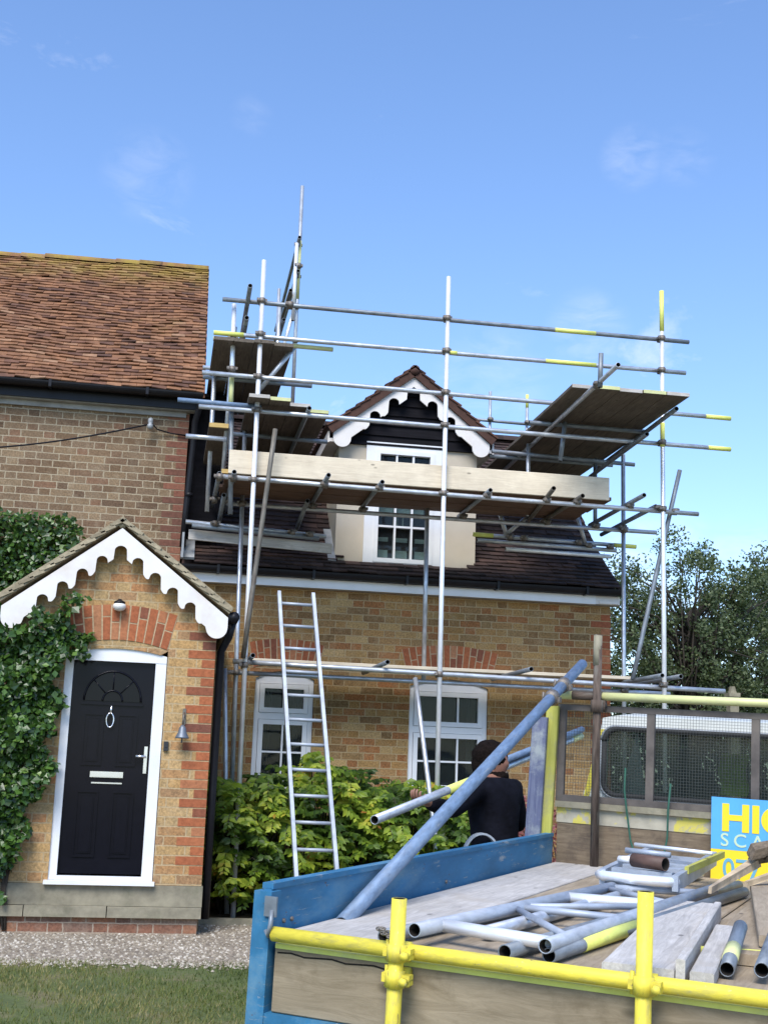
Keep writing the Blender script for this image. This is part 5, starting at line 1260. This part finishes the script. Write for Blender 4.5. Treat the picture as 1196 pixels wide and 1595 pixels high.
def lplank(p0, p1, hw, th, mat, name, label, cat='plank', group='planks stacked on the truck bed', lean=(0, 0, 0)):
    m = T(); m.plank(p0, p1, hw, th); o = m.build(name, mat); tag(o, label, cat, group); return o
lplank((1.225, .03, .064), (1.085, 1.80, .068), (.108, .008, 0), (0, 0, .038), 'board_grey', 'plank', 'pale weathered plank lying right behind the right yellow post')
lplank((1.352, .03, .0605), (1.215, 1.62, .0605), (.014, .001, -.0), (0, 0, .075), 'board_grey', 'plank', 'grey plank set on edge directly right of the pale plank')
lplank((1.415, .03, .0605), (1.315, 1.15, .0605), (.035, .003, -.0), (0.0, 0, .045), 'board_grey', 'plank', 'narrow grey plank lying outermost beside the plank set on edge')
lplank((1.62, .75, .10), (1.36, 2.5, .12), (.13, .02, 0), (0, 0, .038), 'board_tan', 'plank', 'wide brown plank lying at the right of the truck bed')
lplank((1.46, .55, .0605), (1.40, 2.1, .0605), (.13, .01, 0), (0, 0, .036), 'board_tan', 'plank', 'lower brown plank beneath the wide one at right of the truck bed')
# broken timber offcuts before the sign
bt = T()
for a, b, w, t in (((1.13, 1.95, .13), (1.22, 2.75, .20), .03, .03), ((1.25, 2.2, .15), (1.52, 2.6, .25), .035, .025)):
    a, b = Vector(a), Vector(b); d = (b-a).normalized(); s_ = d.cross(Vector((0, 0, 1))).normalized()*w; u = Vector((0, 0, t))
    bt.add([a-s_*.3, a+s_*.2, a+s_*.3+u, a-s_*.2+u, b-s_, b+s_, b+s_*.8+u*1.2, b-s_+u], [[0, 1, 2, 3], [7, 6, 5, 4], [0, 4, 5, 1], [1, 5, 6, 2], [2, 6, 7, 3], [3, 7, 4, 0]])
tag(bt.build('broken_timber', 'broken_wood'), 'splintered pale timber offcuts lying in front of the blue and yellow sign', 'offcut')
rk = MB(TX); bmr = []
for k_ in range(9):
    c = Vector((1.22+random.random()*.22, 2.62+random.random()*.2, .24+random.random()*.07)); s_ = random.uniform(.03, .055)
    rk.obox(c, (s_*random.uniform(.6, 1), s_*.4, 0.01), (-.3*s_, s_*.8, .01), (.01, .0, s_*.5))
tag(rk.build('rubble', 'bark_chip'), 'small heap of broken bark and rubble in front of the sign', 'rubble')
# folded step ladder with roll on top
SL = thing('step_ladder', 'folded silver aluminium step ladder lying by the headboard with yellow edged stiles', 'ladder', tuple(TX @ Vector((.85, 2.6, .13))))
def tp(*a): return Vector(a)
for x0_, x1_, mt in ((.64, .60, 'alu'), (.93, .98, 'alu')):
    m = T(); m.obox(((x0_+x1_)/2, 2.62, .165), (.0, .55, .02), (.014, 0, 0), (0, 0, .035)); m.build('stile', mt, SL)
m = T(); m.obox((.985, 2.72, .200), (.02, .42, .012), (.010, 0, 0), (0, 0, .016)); m.build('yellow_rail', 'board_yellow', SL)
for y in (2.15, 2.38, 2.60, 2.84, 3.08):
    m = T(); m.box((.65, y-.03, .165), (.93, y+.03, .185)); m.build('tread', 'alu', SL)
m = T(); m.path([(.62, 2.16, .15), (.60, 2.10, .15), (.63, 2.06, .15), (.77, 2.035, .15), (.92, 2.06, .15), (.95, 2.10, .15), (.935, 2.16, .15)], .024, 10); m.build('foot_bar', 'galv_bright', SL)
m = T()
m.tube((.60, 2.85, .245), (1.02, 2.70, .245), .010, 10, False); m.build('top_bar', 'galv_bright', SL)
m = T(); m.tube((.62, 2.55, .235), (.85, 2.5, .235), .014, 10, False); m.build('top_bar', 'alu', SL)
m = T(); m.tube((.735, 2.20, .222), (.90, 2.12, .222), .032, 16, True)
tag(m.build('brown_roll', 'brown_roll'), 'short brown roll of pipe lagging lying on the folded step ladder', 'roll')
m = T(); m.tube((.66, 2.235, .215), (.742, 2.20, .222), .018, 12, False)
tag(m.build('white_bottle', 'white_pvc'), 'small white tube beside the brown roll on the step ladder', 'bottle')
# ropes
m = T(); m.path([(.40, HB-.025, .62), (.405, HB-.06, .50), (.42, HB-.055, .38), (.44, HB-.03, .22), (.50, HB-.10, .09), (.56, HB-.15, .065)], .006, 6)
tag(m.build('green_rope', 'rope_green'), 'green rope hanging down the headboard nearer the rusty post', 'rope')
m = T(); m.path([(.66, HB-.025, .55), (.655, HB-.06, .40), (.65, HB-.04, .25), (.63, HB-.08, .10), (.60, HB-.12, .065)], .006, 6)
tag(m.build('green_rope', 'rope_green'), 'green rope hanging beside the blue and yellow sign', 'rope')
# boards standing outside the headboard corner
lplank((-.175+.045, HB-.06, -.15), (-.145+.045, HB-.06, .885), (.045, 0, 0), (0, -.036, 0), 'board_blue', 'upright_board', 'upright blue and white weathered board at the truck headboard corner', 'board', 'upright boards at the headboard corner')
lplank((-.065, HB-.03, -.12), (-.035, HB-.03, .955), (.037, 0, 0), (0, -.036, 0), 'board_yellow', 'upright_board', 'upright yellow board at the truck headboard corner', 'board', 'upright boards at the headboard corner')
# long blue-grey pole from the bed over the headboard corner
PT = thing('diagonal_pole', 'long blue grey steel pole slanting from the truck bed up over the headboard corner', 'pole', tuple(TX @ Vector((.03, .62, .09))))
pa = Vector((.035, .62, .092)); pb = Vector((.045, 3.36, 1.075)); pc = pa+(pb-pa)*1.155; pa = pa-(pb-pa)*.052
m = T(); m.tube(pa, pc, .031, 18); m.build('tube', 'blue_tube', PT)
m = T(); d = (pb-pa).normalized()
for q in (0.92, 1.0): 
    c = pa.lerp(pb, q); m.tube(c-d*.03, c+d*.03, .042, 12, False); m.box((c.x+.028, c.y-.018, c.z-.025), (c.x+.055, c.y+.018, c.z+.005)); m.tube((c.x-.045, c.y-.01, c.z-.04), (c.x-.045, c.y-.01, c.z+.03), .007, 8, False)
m.build('coupler', 'coupler_steel', PT)
# sign
SG = thing('sign_board', 'blue and yellow sign board with yellow lettering standing in the truck', 'sign', tuple(TX @ Vector((1.3, HB-.05, .06))))
def sxf(): return T()
m = T(); m.box((.895, HB-.062, .055), (1.70, HB-.052, .216)); m.build('yellow_panel', 'sign_yellow', SG)
m = T(); m.box((.895, HB-.0625, .217), (1.70, HB-.052, .497)); m.build('blue_panel', 'sign_blue', SG)
def text(s, x, z, size, mat, space=1.0, ex=0.0015, off=0.0, sx=1.0, y=None):
    cu = bpy.data.curves.new('text', 'FONT'); cu.body = s; cu.size = size; cu.extrude = ex; cu.offset = off; cu.space_character = space
    ob = bpy.data.objects.new('lettering', cu); COL.objects.link(ob)
    bpy.context.view_layer.update()
    me = bpy.data.meshes.new_from_object(ob.evaluated_get(bpy.context.evaluated_depsgraph_get())); bpy.data.objects.remove(ob)
    base = (HB-.064) if y is None else y
    M = TX @ Matrix.Translation((x, base, z)) @ Matrix.Rotation(math.pi/2, 4, 'X') @ Matrix.Diagonal((sx, 1, 1, 1))
    me.transform(Matrix.Translation(-Vector(SG['_o'])) @ M)
    at = me.attributes.new('tc', 'FLOAT_VECTOR', 'POINT')
    me.materials.clear(); me.materials.append(MATS[mat]); o = bpy.data.objects.new('lettering', me); COL.objects.link(o); o.parent = SG
text('HIG', .945, .322, .200, 'sign_yellow', .98, off=.007, sx=1.12)
text('SCA', .945, .236, .098, 'sign_pale', 1.45, off=.0008, sx=1.05)
text('077', .958, .068, .148, 'sign_text_blue', 1.0, off=.0015, sx=.92)

# ------------------------------------------------------------ man and the tubes he carries
def skin(verts, edges, radii, levels=2):
    me = bpy.data.meshes.new('s'); me.from_pydata([tuple(v) for v in verts], edges, []); o = bpy.data.objects.new('s', me); COL.objects.link(o)
    md = o.modifiers.new('k', 'SKIN'); md.use_smooth_shade = True
    for i, r in enumerate(radii):
        sv = me.skin_vertices[0].data[i]; sv.radius = (r, r) if not isinstance(r, tuple) else r
    me.skin_vertices[0].data[0].use_root = True
    sb = o.modifiers.new('u', 'SUBSURF'); sb.levels = levels; sb.render_levels = levels
    bpy.context.view_layer.update()
    out = bpy.data.meshes.new_from_object(o.evaluated_get(bpy.context.evaluated_depsgraph_get())); bpy.data.objects.remove(o); return out
def join_meshes(name, meshes, mat, parent, extra=None):
    bm = bmesh.new()
    for me in meshes: bm.from_mesh(me)
    org = Vector(parent['_o']); bmesh.ops.translate(bm, verts=bm.verts, vec=-org)
    me = bpy.data.meshes.new(name); bm.to_mesh(me); bm.free()
    at = me.attributes.new('tc', 'FLOAT_VECTOR', 'POINT'); at.data.foreach_set('vector', [c for v in me.vertices for c in v.co])
    for p in me.polygons: p.use_smooth = True
    me.materials.append(MATS[mat]); o = bpy.data.objects.new(name, me); COL.objects.link(o); o.parent = parent; o['_o'] = tuple(float(q) for q in org); return o
def ell(c, rx, ry, rz, yaw_=0, seg=20, f=None):
    bm = bmesh.new(); bmesh.ops.create_uvsphere(bm, u_segments=seg, v_segments=seg*2//3, radius=1)
    for v in bm.verts:
        if f: v.co = f(v.co)
        v.co = Vector((v.co.x*rx, v.co.y*ry, v.co.z*rz))
    bmesh.ops.rotate(bm, verts=bm.verts, matrix=Matrix.Rotation(yaw_, 3, 'Z')); bmesh.ops.translate(bm, verts=bm.verts, vec=Vector(c))
    me = bpy.data.meshes.new('e'); bm.to_mesh(me); bm.free(); return me
MX, MY = 2.12, 8.02
PE = thing('person', 'person in a black top with dark hair and beard, carrying tubes beyond the truck', 'person', (MX, MY, 0))
def man():
    B = Vector((MX, MY, 0))
    # body faces left-away: chest direction f, right-hand direction s
    f = Vector((-0.55, 0.60, 0)).normalized(); s = Vector((f.y, -f.x, 0))
    def P(r, fw, z): return B+s*r+f*fw+Vector((0, 0, z))
    hand_t = Vector((1.505, 7.44, 1.262))
    v = [P(0, 0, .90), P(0, .01, 1.05), P(0, .02, 1.20), P(0, .03, 1.32), P(0, .05, 1.375), P(0.02, .07, 1.41)+Vector((.02, 0, 0)), P(0.0, .09, 1.46)+Vector((.055, 0, 0))]
    e = [(0, 1), (1, 2), (2, 3), (3, 4), (4, 5), (5, 6)]; rad = [.135, .13, .145, .135, .07, .056, .075]
    # legs
    for sg in (-1, 1):
        i = len(v); v += [P(sg*.10, 0, .82), P(sg*.115, .03, .46), P(sg*.12, -.01, .09), P(sg*.125, .13, .04)]; rad += [.095, .062, .045, .038]
        e += [(0, i), (i, i+1), (i+1, i+2), (i+2, i+3)]
    # left-of-picture arm reaches to the tube
    i = len(v); sh = P(-.19, .03, 1.335); el = sh.lerp(hand_t, .50)+Vector((0.02, 0.0, -.10))
    hd = (hand_t-el).normalized(); v += [sh, el, hand_t-hd*.07, hand_t-hd*.0]; rad += [.066, .045, .027, .030]; e += [(3, i), (i, i+1), (i+1, i+2), (i+2, i+3)]
    # other arm bent at his side, hand up on the tube at the shoulder
    j = len(v); sh2 = P(.19, .02, 1.33); el2 = P(.30, .0, 1.08); ha2 = P(.24, .20, 1.20); v += [sh2, el2, ha2]; rad += [.068, .046, .028]; e += [(3, j), (j, j+1), (j+1, j+2)]
    body = skin(v, e, rad)
    parts = [body]
    # fingers and thumb
    for hc, base_dir, wrap in ((hand_t, hd, Vector((0, 0, -1))), (ha2, (ha2-el2).normalized(), Vector((0, 0, -1)))):
        side = base_dir.cross(wrap).normalized(); up = side.cross(base_dir).normalized()
        for k, L in enumerate((.062, .072, .068, .055)):
            b0 = hc+side*(k-1.5)*.019; p1 = b0+base_dir*L*.5-up*.004; p2 = p1+(base_dir*.5-up*.9).normalized()*L*.42; p3 = p2+(-base_dir*.4-up).normalized()*L*.35
            parts.append(skin([b0, p1, p2, p3], [(0, 1), (1, 2), (2, 3)], [.0095, .009, .0085, .0075], 1))
        t0 = hc-base_dir*.03+side*.028; parts.append(skin([t0, t0+side*.02+base_dir*.02-up*.01, t0+side*.015+base_dir*.045-up*.03], [(0, 1), (1, 2)], [.011, .010, .008], 1))
    # head, turned to the right and slightly down
    hy = math.atan2(-0.62, 0.75); hc = P(0, .11, 1.505)+Vector((.065, -.01, -.012)); hx = Vector((0.86, -0.5, 0)).normalized()   # face direction
    ya = math.atan2(hx.y, hx.x)
    def hf(c):
        c = c.copy(); 
        if c.z < 0: c.x = c.x*(1+.10*c.z)+.10*(-c.z)*(1 if c.x > 0 else 0); c.y *= (1+.28*c.z)
        if c.x > .86 and abs(c.y) < .22 and -.25 < c.z < .12: c.x += .16*(1-abs(c.y)/.22)       # nose
        if c.x > .6 and .08 < c.z < .28 and .12 < abs(c.y) < .5: c.x -= .07                          # eye sockets
        return c
    parts.append(ell(hc, .098, .076, .118, ya, 30, hf))
    sd_ = Vector((-hx.y, hx.x, 0))
    for sg in (-1, 1): parts.append(ell(hc+sd_*sg*.077-hx*.005+Vector((0, 0, -.008)), .022, .010, .033, ya, 10))
    join_meshes('body', parts, 'skin', PE)
    eyes = [ell(hc+hx*.078+sd_*sg*.032+Vector((0, 0, .018)), .006, .011, .006, ya, 10) for sg in (-1, 1)]
    join_meshes('eyes', eyes, 'white_paint', PE)
    lips = [ell(hc+hx*.093+Vector((0, 0, -.06)), .010, .025, .009, ya, 10)]; join_meshes('mouth', lips, 'rust_tube', PE)
    def hairf(c):
        c = c.copy(); n = math.sin(c.x*9)*math.sin(c.y*8+1)*math.sin(c.z*7); c *= 1+.05*n+random.uniform(-.035, .035)
        return c
    hair = [ell(hc-hx*.022+Vector((0, 0, .035)), .115, .108, .108, ya, 34, hairf), ell(hc-hx*.058+Vector((0, 0, -.015)), .078, .094, .095, ya, 26, hairf)]
    join_meshes('hair', hair, 'hair_dark', PE)
    beard = [ell(hc+hx*.050+Vector((0, 0, -.085)), .056, .060, .045, ya, 18, hairf), ell(hc+hx*.0+Vector((0, 0, -.075)), .070, .076, .035, ya, 18, hairf)]
    join_meshes('beard', beard, 'hair_dark', PE)
    # clothes
    sv = [P(0, 0, .86)]+v[1:4]+[P(0, .05, 1.37)]; se = [(0, 1), (1, 2), (2, 3), (3, 4)]; sr = [.165, .160, .172, .160, .085]
    i = len(sv); sv += [sh, el, hand_t-hd*.085]; sr += [.085, .062, .042]; se += [(3, i), (i, i+1), (i+1, i+2)]
    i = len(sv); sv += [sh2, el2, el2.lerp(ha2, .8)]; sr += [.088, .064, .045]; se += [(3, i), (i, i+1), (i+1, i+2)]
    join_meshes('shirt', [skin(sv, se, sr)], 'shirt_black', PE)
    tv = [P(0, 0, .90)]; te = []; trr = [.155]
    for sg in (-1, 1):
        i = len(tv); tv += [P(sg*.10, 0, .80), P(sg*.115, .03, .46), P(sg*.12, -.01, .10)]; trr += [.11, .085, .07]; te += [(0, i), (i, i+1), (i+1, i+2)]
    join_meshes('trousers', [skin(tv, te, trr)], 'trouser_dark', PE)
    bo = [ell(P(sg*.122, .07, .05), .055, .145, .05, math.atan2(f.y, f.x)-math.pi/2, 14) for sg in (-1, 1)]; join_meshes('boots', bo, 'black_plastic', PE)
man()
def wtube(a, b, mat, label, bands=()):
    m = MB(); m.tube(a, b, .0242, 16); o = m.build('carried_tube', mat); tag(o, label, 'tube', 'scaffold tubes carried by the man')
    a, b = Vector(a), Vector(b)
    for p, q, mt in bands:
        s = MB(); s.tube(a.lerp(b, p), a.lerp(b, q), .0256, 16, False); s.build('painted_band', mt, o)
CA = Vector((1.118, 6.66, 1.165)); CB = Vector((3.30, 9.90, 1.745))
wtube(CA, CB, 'galv', 'grey scaffold tube with a yellow band resting on the shoulder of the man in black', ((.26, .42, 'tube_yellow'), (.93, 1.0, 'pale_yellow')))
dv = Vector((0.03, 0.02, 0.052)); wtube(CA.lerp(CB, .42)+dv, CB+dv*1.2-(CB-CA)*.02, 'blue_tube', 'blue grey scaffold tube, upper of the two carried by the man')
m = MB(); hp = []
for i in range(17):
    a = math.pi*i/16; hp.append((1.985-.115*math.cos(a), 7.86-.02*i/16, .86+.20*math.sin(a)**.8))
hp = [(1.85, 7.88, .30)]+hp+[(2.12, 7.84, .3)]
for k_ in range(len(hp)-1):
    a, b = Vector(hp[k_]), Vector(hp[k_+1]); m.obox((a+b)/2, (b-a)*.53, (0, .028, 0), (b-a).cross(Vector((0, 1, 0))).normalized()*.006)
tag(m.build('metal_hoop', 'alu'), 'bent flat silver metal hoop standing behind the blue truck side', 'hoop')
gp = MB(); gp.box((8.58, 18.6, 0), (8.72, 18.74, 2.74)); gp.box((8.56, 18.58, 2.74), (8.74, 18.76, 2.80)); gp.prism([(8.60, 2.80), (8.70, 2.80), (8.67, 2.90), (8.63, 2.90)], 18.62, 18.72)
tag(gp.build('gate_post', 'sill_stone'), 'grey green post with cap standing under the tree behind the truck cab', 'post')

for o in bpy.data.objects:
    if '_o' in o: del o['_o']
